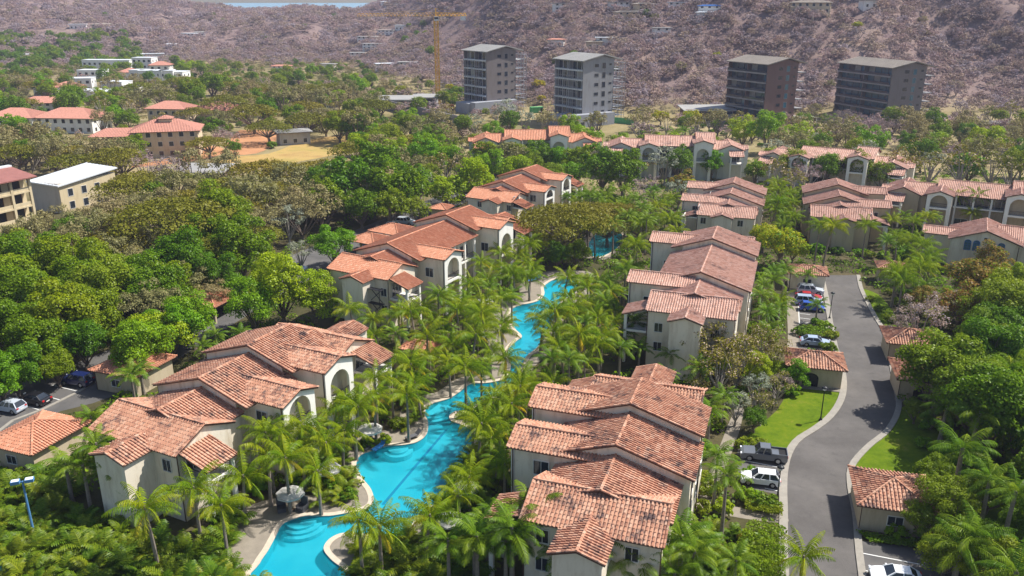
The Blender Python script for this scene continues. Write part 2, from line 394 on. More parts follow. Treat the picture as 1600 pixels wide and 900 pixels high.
for a, b, c_ in tessellate_polygon(loops):
    A = (flat[b]-flat[a]).cross(flat[c_]-flat[a]).z
    fs.append((n0+a, n0+b, n0+c_) if A > 0 else (n0+a, n0+c_, n0+b))
vs += [(q.x, q.y, 0.0) for q in flat]
me = bpy.data.meshes.new('ground'); me.from_pydata(vs, [], fs); me.materials.append(M['land'])
me.polygons.foreach_set('use_smooth', [True]*len(me.polygons)); me.update()
link('ground', me, kind='structure')
t = NT('sea'); t.principled((.16,.30,.40), .25, 0, t.bump(t.noise(t.pos(), .05, 3), .2, 1), .5); M['sea'] = t.mat
link('sea', MB().face([(-30000,1500,-3),(30000,1500,-3),(30000,50000,-3),(-30000,50000,-3)]).mesh('sea', M['sea']), kind='structure')

# pool: basin, water, steps, coping, paving
t = NT('pool_tile'); p = t.pos(); f = t.noise(p, .25, 3)
t.principled(t.ramp(f, [(.3, (.03,.45,.55)), (.7, (.09,.56,.63))]), .7); M['pool_tile'] = t.mat
plain('pool_lane', (.02,.17,.36), .6); plain('pool_step', (.12,.60,.68), .7)
t = NT('pool_water'); p = t.pos()
nrm = t.bump(t.math('ADD', t.noise(p, 1.3, 3, .6), t.math('MULTIPLY', t.noise(p, 5.0, 2), .35)), .10, .25)
lw = t.n('ShaderNodeFresnel'); lw.inputs['IOR'].default_value = 1.33; t.l(nrm, lw.inputs['Normal'])
tr = t.n('ShaderNodeBsdfTransparent'); tr.inputs[0].default_value = (.62, .93, .99, 1)
gl = t.n('ShaderNodeBsdfGlossy'); gl.inputs['Roughness'].default_value = .04; t.l(nrm, gl.inputs['Normal'])
df = t.n('ShaderNodeBsdfDiffuse'); df.inputs[0].default_value = (.01,.42,.55,1); m0 = t.n('ShaderNodeMixShader'); m0.inputs[0].default_value = .30
t.l(tr.outputs[0], m0.inputs[1]); t.l(df.outputs[0], m0.inputs[2])
mx = t.n('ShaderNodeMixShader'); t.l(lw.outputs[0], mx.inputs[0]); t.l(m0.outputs[0], mx.inputs[1]); t.l(gl.outputs[0], mx.inputs[2]); t.l(mx.outputs[0], t.out.inputs[0]); M['pool_water'] = t.mat
def norms(P):
    o = []
    for i in range(len(P)):
        a, b = P[i-1], P[(i+1) % len(P)]; dx, dy = b[0]-a[0], b[1]-a[1]; l = math.hypot(dx, dy) or 1
        o.append((dy/l, -dx/l))
    return o
def pool(P, widths, depth=1.15, floor='pool_tile', deck=True):
    sheet('pool_floor', P, -depth, M[floor]); w = MB()
    for i in range(len(P)):
        a, b = P[i], P[(i+1) % len(P)]
        w.face([(*a, -depth), (*a, .02), (*b, .02), (*b, -depth)])
    w.build('pool_wall', M[floor], kind='structure')
    sheet('pool_water', P, -.10, M['pool_water'])
    N = norms(P); k = MB(); d = MB(); n = len(P)
    for i in range(n):
        j = (i+1) % n; a, b = P[i], P[j]; na, nb = N[i], N[j]; cw = .52; ov = .06
        q = lambda p_, n_, r, z: (p_[0]+n_[0]*r, p_[1]+n_[1]*r, z)
        k.face([q(a,na,-ov,.07), q(a,na,cw,.07), q(b,nb,cw,.07), q(b,nb,-ov,.07)]); k.face([q(a,na,-ov,-.02), q(a,na,-ov,.07), q(b,nb,-ov,.07), q(b,nb,-ov,-.02)])
        k.face([q(a,na,cw,.07), q(a,na,cw,0), q(b,nb,cw,0), q(b,nb,cw,.07)])
        if widths: d.face([q(a,na,cw-.05,.02+i*.00007), q(a,na,cw+widths[i],.02+i*.00007), q(b,nb,cw+widths[j],.02+i*.00007), q(b,nb,cw-.05,.02+i*.00007)])
    k.build('pool_coping', M['coping'], kind='structure')
    if widths: d.build('pool_deck', M['pavement'], kind='structure')
pool(POOL, [w for _, _, w in pp]); pool(POOL2, [1.5]*len(POOL2)); pool(POOL3, None, 1.15)
def steps_at(px, py, ang, n=3, r0=1.6):
    c = at(px, py)
    for i in range(n):
        b = MB(); r = r0+i*.55; m_ = 14; z1 = -.28-i*.24
        ring = [(c.x+r*math.cos(rad(ang-100+200*q/m_)), c.y+r*math.sin(rad(ang-100+200*q/m_))) for q in range(m_+1)]
        ring = [q for q in ring if inside(q[0], q[1], POOL)]
        if len(ring) < 3: continue
        b.prism(ring if area(ring) > 0 else ring[::-1], -1.14+.01*i, z1); b.build('pool_step', M['pool_step'], kind='structure')
steps_at(470, 808, -60); steps_at(676, 636, -35); steps_at(622, 697, -60, 2, 1.2)
l0, l1 = at(700, 668, -1.1), at(598, 788, -1.1)
MB().bar((l0.x, l0.y, -1.142), (l1.x, l1.y, -1.142), .34, .012).build('lane_line', M['pool_lane'], kind='structure')

# roads, kerbs, parking, lawns, paths
t = NT('asphalt'); p = t.pos(); a = t.noise(p, .16, 6, .65); b = t.noise(p, 9, 3); cst = t.noise(p, .55, 5, .7)
c = t.ramp(t.math('ADD', t.math('MULTIPLY', a, .75), t.math('MULTIPLY', b, .25)), [(.35, (.088,.081,.076)), (.5, (.118,.109,.102)), (.66, (.150,.138,.128))])
c = t.mix(t.math('MULTIPLY', t.math('MAXIMUM', t.math('SUBTRACT', cst, .55), 0), 3.4), c, (.072,.068,.066))
t.principled(c, .9, 0, t.bump(b, .25, .01), .2); M['asphalt'] = t.mat
t = NT('asphalt_dark'); p = t.pos(); a = t.noise(p, .3, 5); t.principled(t.ramp(a, [(.3, (.085,.082,.08)), (.7, (.14,.132,.125))]), .9); M['asphalt_dark'] = t.mat
t = NT('lawn'); p = t.pos(); a = t.noise(p, .22, 5, .7); b = t.noise(p, 14, 3); a2 = t.noise(p, 1.4, 4, .65)
c = t.ramp(t.math('ADD', t.math('ADD', t.math('MULTIPLY', a, .5), t.math('MULTIPLY', a2, .35)), t.math('MULTIPLY', b, .15)), [(.34, (.05,.09,.004)), (.48, (.095,.155,.005)), (.58, (.135,.18,.008)), (.66, (.23,.185,.055))])
t.principled(c, .95, 0, t.bump(b, .6, .05), .1); M['lawn'] = t.mat
def strip(name, L, Rr, z, m):
    b = MB()
    for i in range(len(L)-1): b.face([(*L[i], z), (*Rr[i], z), (*Rr[i+1], z), (*L[i+1], z)])
    o = b.build(name, m, weld=True, kind='structure'); return o
def resample(P, n):
    d = [0]
    for a, b in zip(P, P[1:]): d.append(d[-1]+math.dist(a, b))
    out = []
    for k in range(n):
        s = d[-1]*k/(n-1); i = max(q for q in range(len(d)) if d[q] <= s+1e-9); i = min(i, len(P)-2)
        f = (s-d[i])/((d[i+1]-d[i]) or 1); out.append(tuple(P[i][q]+(P[i+1][q]-P[i][q])*f for q in (0, 1)))
    return out
RL = px_poly([(1236,985),(1233,900),(1231,860),(1231,800),(1230,770),(1231,740),(1237,712),(1251,690),(1277,673),(1300,655),(1316,633),(1323,610),(1321,580),(1310,545),(1302,507),(1296,470),(1291,448),(1287,430)])
RRt = px_poly([(1350,985),(1341,900),(1336,860),(1331,800),(1324,765),(1323,735),(1334,715),(1357,692),(1378,676),(1393,655),(1400,632),(1396,608),(1389,570),(1378,520),(1364,495),(1352,472),(1342,450),(1338,430)])
RL = resample(catmull(RL, 4, False), 70); RRt = resample(catmull(RRt, 4, False), 70)
strip('road', RL, RRt, .012, M['asphalt'])
ROAD = RL + RRt[::-1]
def kerb(P, w, side, name='kerb', h=.13):
    P = list(P); b = MB(); n = len(P)
    N = []
    for i in range(n):
        a, c_ = P[max(i-1, 0)], P[min(i+1, n-1)]; dx, dy = c_[0]-a[0], c_[1]-a[1]; l = math.hypot(dx, dy) or 1; N.append((-dy/l*side, dx/l*side))
    for i in range(n-1):
        (ax, ay), (bx, by) = P[i], P[i+1]; (nx_, ny_), (mx_, my_) = N[i], N[i+1]
        q = [(ax, ay), (bx, by), (bx+mx_*w, by+my_*w), (ax+nx_*w, ay+ny_*w)]
        b.face([(*q[0], h), (*q[1], h), (*q[2], h), (*q[3], h)]); b.face([(*q[0], 0), (*q[1], 0), (*q[1], h), (*q[0], h)]); b.face([(*q[3], h), (*q[2], h), (*q[2], 0), (*q[3], 0)])
    o = b.build(name, M['kerb'], kind='structure')
    bm = bmesh.new(); bm.from_mesh(o.data); bmesh.ops.remove_doubles(bm, verts=bm.verts, dist=.001); bmesh.ops.recalc_face_normals(bm, faces=bm.faces); bm.to_mesh(o.data); bm.free()
kerb(RL, .85, 1); kerb(RRt, .7, -1)
LL = resample(catmull(px_poly([(-180,740),(-60,660),(28,600),(130,563),(290,493),(440,406),(610,338),(690,303),(760,270)]), 4, False), 50)
LR = resample(catmull(px_poly([(-120,800),(-20,730),(70,652),(195,612),(350,515),(505,425),(655,352),(735,312),(800,276)]), 4, False), 50)
strip('service_road', LL, LR, .012, M['asphalt_dark']); SROAD = LL + LR[::-1]
def patch(name, px, z, m, smooth=True):
    P = px_poly(px)
    if smooth: P = catmull(P, 3)
    if area(P) < 0: P = P[::-1]
    sheet(name, P, z, m); return P
BLOCK = [POOL, POOL2, ROAD, SROAD]
BLOCK.append(patch('parking_bay', [(1152,700),(1168,690),(1232,703),(1226,745),(1226,775),(1180,765),(1152,745)], .008, M['asphalt_dark'], False))
BLOCK.append(patch('parking_bay', [(1243,440),(1291,444),(1297,500),(1300,512),(1249,506)], .008, M['asphalt'], False))
BLOCK.append(patch('parking_bay', [(1243,520),(1304,530),(1309,548),(1243,545)], .008, M['asphalt_dark'], False))
BLOCK.append(patch('parking_bay', [(1344,845),(1480,862),(1500,960),(1352,960)], .008, M['asphalt_dark'], False))
BLOCK.append(patch('footpath', [(1230,445),(1244,450),(1249,500),(1247,540),(1240,590),(1226,590),(1231,530),(1230,490)], .016, M['pavement']))
BLOCK.append(patch('footpath', [(1072,790),(1100,778),(1165,796),(1224,806),(1226,817),(1160,810),(1095,797)], .016, M['pavement']))
BLOCK.append(patch('footpath', [(1148,640),(1162,640),(1150,690),(1120,760),(1104,780),(1092,770),(1112,730)], .017, M['pavement']))
LAWNS = [patch('lawn', [(1150,700),(1178,672),(1215,640),(1240,605),(1300,610),(1318,622),(1308,645),(1284,667),(1256,684),(1240,704),(1190,700)], .010, M['lawn']),
         patch('lawn', [(1334,722),(1362,694),(1390,666),(1403,640),(1440,636),(1500,700),(1500,760),(1440,755),(1360,742)], .010, M['lawn']),
         patch('lawn', [(1345,452),(1372,460),(1390,480),(1402,500),(1378,505),(1360,480)], .010, M['lawn']),
         patch('lawn', [(1500,780),(1600,760),(1640,900),(1560,930)], .010, M['lawn'])]
BLOCK += LAWNS
t = NT('dry_field'); p = t.pos(); a = t.noise(p, .05, 6, .7); t.principled(t.ramp(a, [(.35, (.33,.20,.07)), (.5, (.44,.30,.10)), (.62, (.30,.24,.06))]), .95); M['dry_field'] = t.mat
t = NT('bare_earth'); p = t.pos(); a = t.noise(p, .08, 6, .7); t.principled(t.ramp(a, [(.35, (.38,.17,.075)), (.6, (.50,.25,.12))]), .95); M['bare_earth'] = t.mat
FIELDS = [patch('dry_field', [(300,262),(355,246),(420,240),(470,222),(530,212),(560,216),(535,238),(470,252),(400,262)], .03, M['dry_field']),
          patch('bare_earth', [(352,238),(372,205),(405,198),(432,206),(428,224),(400,240)], .04, M['bare_earth']),
          patch('bare_earth', [(200,262),(268,246),(330,228),(352,238),(300,252)], .035, M['bare_earth'])]
BLOCK += FIELDS
ln = MB()
for a, b in (((1156,718.5),(1219,731)),((1195,763),(1223,769)),((82,602),(125,612.5)),((75,620),(97,626)),((27,631),(65,641.5)),((118,586),(146,594)),((1349,865),(1447,884)),((1352,892),(1368,895)),((1250,490),(1266,492)),((1250,497),(1266,499)),((1250,503),(1264,505)),((1246,447),(1249,506))):
    p, q = at(*a), at(*b); ln.bar((p.x, p.y, .028), (q.x, q.y, .028), .13, .012)
ln.build('parking_line', M['line_white'], kind='structure')
kl = [tuple(at(a, b)[:2]) for a, b in ((-20,690),(22,658),(70,640),(130,610),(160,592),(195,578))]
kerb(kl, .45, 1, 'kerb', .10)
BLOCK.append(POOL3)
# ------------------------------------------------------------------ tiled roofs and villas
class Roof:
    """collects the tiles, the boarding below them and the ridge tiles of one roof"""
    def __init__(s, lod): s.lod = lod; s.t = MB(); s.s = MB(); s.c = MB(); s.seed = R.randint(0, 900)
    def slope(s, P0, eu, ev, W, vmax, trap=None):
        P0 = Vector(P0); eu = Vector(eu).normalized(); ev = Vector(ev).normalized(); N = eu.cross(ev)
        if N.z < 0: P0 = P0+eu*W; eu = -eu; N = eu.cross(ev)
        s.seed += 37
        pc, cs = (.36, .44) if s.lod > 0 else (.5, .9)
        n = max(1, round(W/pc)); pc = W/n
        vm = (lambda u: vmax) if trap is None else trap
        for i in range(n):
            um = (i+.5)*pc; top = vm(um)
            if top < .12: continue
            m = max(1, round(top/cs)); c = top/m; u0 = i*pc
            if s.lod >= 2: prof = ((.01, .0), (.06, .11), (.19, .11), (.245, .0))
            else: prof = ((.01, .0), (.36*pc, .14), (.70*pc, .0))
            for j in range(m):
                v0 = j*c; v1 = (j+1)*c; uv = (s.seed+i+.5, j+.5); l = .045; b = s.t
                lo = [P0+eu*(u0+x)+ev*v0+N*(z+l) for x, z in prof]; hi = [P0+eu*(u0+x*.94+.02)+ev*v1+N*z*.9 for x, z in prof]
                for q in range(len(prof)-1): b.face([lo[q], lo[q+1], hi[q+1], hi[q]], 0, uv)
                if s.lod >= 2: b.face(lo[::-1], 0, uv)
        # boarding
        ts = [0, W] if trap is None else None
        if trap is None: poly = [(0,0),(W,0),(W,vmax),(0,vmax)]
        else:
            k = 24; us = [W*q/k for q in range(k+1)]; poly = [(0,0),(W,0)]+[(u, vm(u)) for u in us[::-1] if vm(u) > .001]
        top = [P0+eu*u+ev*v+N*.004 for u, v in poly]; bot = [p-N*.15 for p in top]
        s.s.face(top, 0); s.s.face(bot[::-1], 1)
        for q in range(len(poly)): w = (q+1) % len(poly); s.s.face([bot[q], bot[w], top[w], top[q]], 1)
    def cap(s, a, b, r=.15):
        a = Vector(a); b = Vector(b); d = b-a; L = d.length
        if L < .2: return
        d.normalize(); x = d.cross(Vector((0,0,1))).normalized(); up = x.cross(d)
        m = max(1, round(L/.45)) if s.lod > 0 else 1; st = L/m; s.seed += 11
        for j in range(m):
            uv = (s.seed+j+.5, .5); p = a+d*(j*st); q = a+d*((j+1)*st); f = 1.0; g = .86
            pr = ((-1,-.1),(-.6,.75),(.6,.75),(1,-.1))
            A = [p+x*r*u*f+up*(r*v*f+.04) for u, v in pr]; B = [q+x*r*u*g+up*(r*v*g+.03) for u, v in pr]
            for k in range(3): s.c.face([A[k], A[k+1], B[k+1], B[k]], 0, uv)
            s.c.face(A[::-1], 0, uv)
    def gable(s, ax, a0, a1, b0, bc, b1, zr, k, caps=(True, True)):
        """ridge runs along local axis ax ('y' or 'x') from a0 to a1 at cross position bc; eaves at b0 and b1"""
        P = (lambda a, b, z: (b, a, z)) if ax == 'y' else (lambda a, b, z: (a, b, z))
        D = (lambda a, b, z: Vector((b, a, z))) if ax == 'y' else (lambda a, b, z: Vector((a, b, z)))
        for be, sg in ((b0, 1), (b1, -1)):
            run = abs(bc-be); ln_ = run*math.sqrt(1+k*k)
            s.slope(P(a0, be, zr-k*run), D(1,0,0), D(0,sg,k), a1-a0, ln_)
            for a, on in ((a0, caps[0]), (a1, caps[1])):
                if on: s.cap(P(a, be, zr-k*run+.06), P(a, bc, zr+.06), .11)
        s.cap(P(a0, bc, zr+.05), P(a1, bc, zr+.05))
    def hip(s, x0, x1, y0, y1, ze, k):
        w, d = x1-x0, y1-y0; cx, cy_ = (x0+x1)/2, (y0+y1)/2; h = min(w, d)/2; rz = ze+k*h; q = math.sqrt(1+k*k)
        rx = max(0, (w-d)/2); ry = max(0, (d-w)/2)
        tr = lambda W: (lambda u: max(0, min(u, W-u, h))*q)
        s.slope((x0,y0,ze), (1,0,0), (0,1,k), w, h*q, tr(w)); s.slope((x0,y1,ze), (1,0,0), (0,-1,k), w, h*q, tr(w))
        s.slope((x0,y0,ze), (0,1,0), (1,0,k), d, h*q, tr(d)); s.slope((x1,y0,ze), (0,1,0), (-1,0,k), d, h*q, tr(d))
        for x, sx_ in ((x0,-1),(x1,1)):
            for y, sy_ in ((y0,-1),(y1,1)): s.cap((x,y,ze+.06), (cx+sx_*rx, cy_+sy_*ry, rz+.06), .13)
        if rx+ry > .1: s.cap((cx-rx, cy_-ry, rz+.05), (cx+rx, cy_+ry, rz+.05))
        return (cx, cy_, rz)
    def done(s, parent, tm):
        rs = s.s.build('roof', [M[tm], M['fascia']], parent)
        s.t.build('roof_tiles', M[tm], rs, kind='stuff')
        s.c.build('ridge_tiles', M[tm], rs, kind='stuff')
        return rs

def win(par, P, nx_, w, h, rows=1, cols=2, frame='frame_white', glass='glass_dark', name='window', arch=False):
    """a window or glazed door: P is the middle of its lower edge on the wall, nx_ the wall's outward direction in plan"""
    n = Vector((nx_[0], nx_[1], 0)).normalized(); u = Vector((-n.y, n.x, 0)); P = Vector(P); z = Vector((0,0,1)); f = MB(); t = .07
    def slab(b, u0, u1, z0, z1, d0, d1):
        p = [P+u*a+z*c+n*e for e in (d0, d1) for a, c in ((u0,z0),(u1,z0),(u1,z1),(u0,z1))]
        for q in ((3,2,1,0),(4,5,6,7),(0,1,5,4),(1,2,6,5),(2,3,7,6),(3,0,4,7)): b.face([p[i] for i in q])
    slab(f, -w/2-t, -w/2, -t, h+t, .01, .09); slab(f, w/2, w/2+t, -t, h+t, .01, .09)
    slab(f, -w/2, w/2, h, h+t, .01, .09); slab(f, -w/2, w/2, -t, 0, .01, .13)
    for i in range(1, cols): slab(f, -w/2+w*i/cols-.025, -w/2+w*i/cols+.025, 0, h, .012, .06)
    for i in range(1, rows): slab(f, -w/2, w/2, h*i/rows-.02, h*i/rows+.02, .013, .055)
    if arch:
        k = 8
        for i in range(k):
            a0, a1 = math.pi*i/k, math.pi*(i+1)/k
            q = [P+u*(r*math.cos(a))+z*(h+t+r*.8*math.sin(a))+n*.08 for r, a in ((w/2+t, a0), (w/2+t, a1), (w/2-.03, a1), (w/2-.03, a0))]
            f.face(q)
    fo = f.build(name, M[frame], par)
    g = MB(); slab(g, -w/2, w/2, 0, h, .005, .03)
    if arch: g.face([P+u*(w/2*math.cos(math.pi*i/8))+z*(h+t+w*.4*math.sin(math.pi*i/8))+n*.03 for i in range(9)])
    g.build('pane', M[glass], fo)
    return fo
def railing(par, a, b, h=1.0, step=.16, mat='iron_dark'):
    m = MB(); a = Vector(a); b = Vector(b); L = (b-a).length; z = Vector((0,0,1)); n = max(2, int(L/step))
    m.bar(a+z*h, b+z*h, .06); m.bar(a+z*.1, b+z*.1, .04)
    for i in range(n+1): p = a+(b-a)*(i/n); m.bar(p+z*.1, p+z*h, .03)
    return m.build('railing', M[mat], par)
def column(par, x, y, z0, z1, w=.42, mat='stucco_white'):
    m = MB(); m.box(x-w/2, x+w/2, y-w/2, y+w/2, z0, z1); m.box(x-w/2-.05, x+w/2+.05, y-w/2-.05, y+w/2+.05, z1-.16, z1-.002)
    return m.build('column', M[mat], par)
def prism_wall(b, ax, a0, a1, b0, bc, b1, zr, k, z0=0.0, ends=(True, True)):
    P = (lambda a, c, z: (c, a, z)) if ax == 'y' else (lambda a, c, z: (a, c, z))
    sec = [(b0, z0), (b1, z0), (b1, zr-k*abs(b1-bc)), (bc, zr), (b0, zr-k*abs(b0-bc))]
    A = [P(a0, c, z) for c, z in sec]; B = [P(a1, c, z) for c, z in sec]
    if ends[0]: b.face(A)
    if ends[1]: b.face(B[::-1])
    for i in (0, 1, 4): j = (i+1) % 5; b.face([A[j], A[i], B[i], B[j]])
    b.face([A[2], A[3], B[3], B[2]]); b.face([A[3], A[4], B[4], B[3]])
def arch_front(par, x, m, yc, hw, zr, k, wall, depth=1.9, floor=5.75, low=True, glaze=True, det=True):
    """gabled front in the plane x with a big arch, a balcony behind it and an opening below"""
    w = MB(); r = min(1.75, hw-.75); ye0, ye1 = yc-hw, yc+hw; ze = zr-k*hw; zs = min(floor+2.0, zr-r-.75)
    def Q(y, z, d=0): return (x-m*d, y, z)
    K = 10; arc = [(yc+r*math.cos(math.pi*i/K), zs+r*math.sin(math.pi*i/K)) for i in range(K+1)]
    lz = floor-.35
    left = [(ye0, 0), (yc-r, 0), (yc-r, zs)]
    for T_ in ((0, 1), (.3, -1)):
        d, sg = T_
        polys = [[(ye0,0),(yc-r,0),(yc-r,lz),(ye0,lz)] if low else [(ye0,0),(ye1,0),(ye1,lz),(ye0,lz)],
                 [(ye0,lz),(ye1,lz),(ye1,floor+.05),(ye0,floor+.05)],
                 [(ye0,floor+.05),(yc-r,floor+.05),(yc-r,zs),(ye0,zs)], [(yc+r,floor+.05),(ye1,floor+.05),(ye1,zs),(yc+r,zs)],
                 [(ye0,zs)]+[(y,z) for y, z in arc[::-1]]+[(ye1,zs),(ye1,ze),(yc,zr),(ye0,ze)]]
        if low: polys.append([(yc+r,0),(ye1,0),(ye1,lz),(yc+r,lz)])
        for p in polys: w.face([Q(y,z,d) for y, z in (p if sg*m > 0 else p[::-1])])
    for (y0,z0_),(y1,z1_) in zip(arc, arc[1:]): w.face([Q(y0,z0_),Q(y0,z0_,.3),Q(y1,z1_,.3),Q(y1,z1_)])
    for y in (yc-r, yc+r):
        w.face([Q(y,floor+.05),Q(y,zs),Q(y,zs,.3),Q(y,floor+.05,.3)])
        if low: w.face([Q(y,0),Q(y,lz),Q(y,lz,.3),Q(y,0,.3)])
    w.face([Q(yc-r,floor+.05),Q(yc+r,floor+.05),Q(yc+r,floor+.05,.3),Q(yc-r,floor+.05,.3)])
    w.face([Q(ye0,0),Q(ye0,ze),Q(ye0,ze,.3),Q(ye0,0,.3)]); w.face([Q(ye1,0),Q(ye1,ze),Q(ye1,ze,.3),Q(ye1,0,.3)])
    o = w.build('arch_wall', M[wall], par)
    if det:
        railing(o, Q(yc-r,floor+.06,.16), Q(yc+r,floor+.06,.16), .95)
    b = MB(); xi = x-m*depth
    lo, hi = sorted((x-m*.3, xi)); b.box(lo, hi, ye0+.25, ye1-.25, floor-.3, floor); b.build('balcony_floor', M['stucco_white'], par)
    win(par, (xi, yc, floor+.02), (m, 0), 2.4, 2.2, 1, 2, name='glass_door')
    if low: win(par, (xi, yc, .3), (m, 0), 2.6, 2.2, 1, 2, name='glass_door')

def villa(label, X, Y, ang, z0, m, a1, a2, c1, c2, c4, g, go, lod=1, tiles='tile_orange', wall='stucco', L=10.6, group=None, far=True, det=True, name='villa', white='stucco_white', stair_win=True):
    rz = rad(ang)-math.pi/2
    root = thing(name, label, 'villa', (X, Y, 0), rz, group)
    k, wp, wo, zr1, dz, dz3, zr4, dw, dzw, w4, e4, wg, gz, k4 = .32, 6.7, 7.5, 11.95+z0, 1.1, 1.2, 9.3+z0, 2.99, .86, 6.24, 4.09, 2.44, .98, .40
    ro = Roof(lod); wl_ = MB(); xl, xr = (-wp, wo) if m < 0 else (-wo, wp)
    pool_x = m*wp; out_x = -m*wo
    b1 = c1+dw+.8
    zr2, zr3 = zr1-dz, zr1-dz-dz3
    def main(y0, y1, zr, rec=1.9, f=1.0):
        ro.gable('y', y0, y1, xl*f, 0, xr*f, zr, k)
        xs = sorted((m*(wp*f-rec), -m*(wo*f-.45)))
        prism_wall(wl_, 'y', y0+.32, y1-.3, xs[0], 0, xs[1], zr-.17, k)
    main(a1, b1, zr1); main(a2, a1+.55, zr2); main(c4-.4, a2+.5, zr3, .5, .86)
    # wings with arched fronts
    for c, zr in ((c1, zr1), (c2, zr2)):
        zw = zr-dzw; x0, x1 = sorted((0.6*m, m*L))
        ro.gable('x', x0, x1, c-dw, c, c+dw, zw, k, (m < 0, m > 0))
        xa, xb = sorted((m*1.0, m*(L-1.9)))
        prism_wall(wl_, 'x', xa, xb, c-dw+.42, c, c+dw-.42, zw-.17, k)
        xa, xb = sorted((m*(L-1.95), m*(L-.62)))
        for ys in (c-dw+.44, c+dw-.44-.28):
            wl_.box(xa, xb, ys, ys+.28, 0, zw-.2-k*(dw-.4))
        arch_front(root, m*(L-.3), m, c, dw-.42, zw-.17, k, white, det=det)
        for sy in (-1, 1):
            win(root, (m*(L-3.4), c+sy*(dw-.42), 6.4+min(z0, 0)), (0, sy), 1.5, 1.5, 1, 2)
    # cross wings and stair gables at both ends
    ends = [(c4, -1)] + ([(b1+4.6, 1)] if far else [])
    if far: main(b1-.5, b1+4.4, zr3, .5, .86)
    for c, sg in ends:
        ro.gable('x', -w4, w4, c-e4, c, c+e4, zr4, k4)
        prism_wall(wl_, 'x', -w4+.3, w4-.3, c-e4+.5, c, c+e4-.5, zr4-.17, k4)
        ga, gb = (g, c-1.6) if sg < 0 else (c+1.6, c+(c4-g))
        ro.gable('y', ga, gb, go-wg, go, go+wg, zr4-gz, k, (sg < 0, sg > 0))
        prism_wall(wl_, 'y', ga+.3, gb, go-wg+.35, go, go+wg-.35, zr4-gz-.17, k)
        fy = c+sg*(e4-.5)
        for xx in (go-wg-1.6, go+wg+1.4):
            if abs(xx) < w4-.8 and stair_win:
                for zf in (2.6, 5.5): win(root, (xx, fy, zf+min(z0, 0)*.9), (0, sg), 1.1, 1.3, 1, 2)
        win(root, (-m*(w4-.3), c-.3, 5.5+min(z0, 0)), (-m, 0), 1.0, 1.7, 3, 2, arch=True)
        # porch on the pool side
        y0, y1 = (c-3.5, c+.6) if sg < 0 else (c-.6, c+3.5); xi, xo = m*(w4-.25), m*(w4+3.5); zt = zr4-1.55; kk = .33
        ro.slope((xo, y0, zt-kk*3.75), (0,1,0), (-m,0,kk), y1-y0, 3.75*math.sqrt(1+kk*kk))
        for y in (y0, y1): ro.cap((xo, y, zt-kk*3.75+.06), (xi, y, zt+.06), .1)
        b = MB(); lo, hi = sorted((m*(w4-.28), m*(w4+3.2))); b.box(lo, hi, y0+.25, y1-.25, 4.9, 5.2); b.build('balcony_floor', M[white], root)
        for y in (y0+.45, y1-.45): column(root, m*(w4+3.0), y, 0, zt-kk*3.25-.22, .4, white)
        if det:
            railing(root, (m*(w4+3.0), y0+.5, 5.2), (m*(w4+3.0), y1-.5, 5.2)); railing(root, (m*(w4+.1), y0+.42, 5.2), (m*(w4+2.9), y0+.42, 5.2))
        win(root, (m*(w4-.3), (y0+y1)/2, 5.25), (m, 0), 2.4, 2.2, 1, 3, name='glass_door')
    # balconies under the long eaves, facing the pool
    for y0, y1, zr in ((c2+dw, a1+.2, zr2), (a1+.3, c1-dw, zr1)):
        if y1-y0 < 2.0: continue
        b = MB(); xi, xo = sorted((m*(wp-1.95), m*(wp-.25))); b.box(xi, xo, y0-.2, y1+.2, 5.42, 5.72); b.build('balcony_floor', M[white], root)
        n = max(1, round((y1-y0)/3.6))
        for i in range(n+1): column(root, m*(wp-.5), y0+.25+(y1-y0-.5)*i/n, 0, zr-k*(wp-.5)-.36, .38, white)
        if det: railing(root, (m*(wp-.5), y0, 5.72), (m*(wp-.5), y1, 5.72))
        for i in range(n):
            yy = y0+(y1-y0)*(i+.5)/n
            for zf in (5.75, .4): win(root, (m*(wp-1.9), yy, zf), (m, 0), min(2.6, (y1-y0)/n-.5), 2.2, 1, 2, name='glass_door')
    # windows on the garden side, rain pipes
    yy = a2+2.2
    while yy < b1-1.5:
        for zf in (3.0, 6.0+min(z0, 0)): win(root, (-m*(wo-.45), yy, zf), (-m, 0), 1.3, 1.4, 1, 2)
        yy += 4.3
    for (x, y, zt) in ((-m*(wo-.3), a2+.45, zr2-k*wo), (-m*(wo-.3), a1+.45, zr1-k*wo), (m*(L-.5), c2-dw+.32, zr2-dzw-k*dw), (m*(L-.5), c1-dw+.32, zr1-dzw-k*dw), (w4-.22, c4-e4+.4, zr4-k4*e4), (-w4+.22, c4-e4+.4, zr4-k4*e4)):
        MB().tube([(x, y, .1), (x, y, zt-.2)], [.06, .06], 6).build('rain_pipe', M['fascia'], root)
    wl_.build('wall', M[wall], root)
    ro.done(root, tiles)
    if z0 > .3 or True:
        pass
    FOOT.append((X, Y, rz, -10.5 if m < 0 else -8, 10.5 if m > 0 else 8, g-.8, (b1+13 if far else b1+.8), name))
    return root
FOOT = []
def blocked_by_building(x, y, mg=0.0):
    for X, Y, rz, x0, x1, y0, y1, _ in FOOT:
        dx, dy = x-X, y-Y; c, s_ = math.cos(-rz), math.sin(-rz); u, v = dx*c-dy*s_, dx*s_+dy*c
        if x0-mg < u < x1+mg and y0-mg < v < y1+mg: return True
    return False
VG = 'tile roofed resort villas'
villa('villa with the most weathered, darkly stained roof, between the swimming pool and the curving road', 9.67, 68.8, 71.14, -.15, -1, 6.78, .14, 9.32, 2.51, -5.57, -13.22, -.26, 2, 'tile_weathered', 'stucco', group=VG)
villa('villa with weathered tiles, two white arched fronts and a porch, beside the corner carport', -33.2, 85.3, 63.4, .13, 1, 4.88, -2.62, 8.65, 1.56, -8.02, -15.39, .51, 2, 'tile_weathered', 'stucco', group=VG)
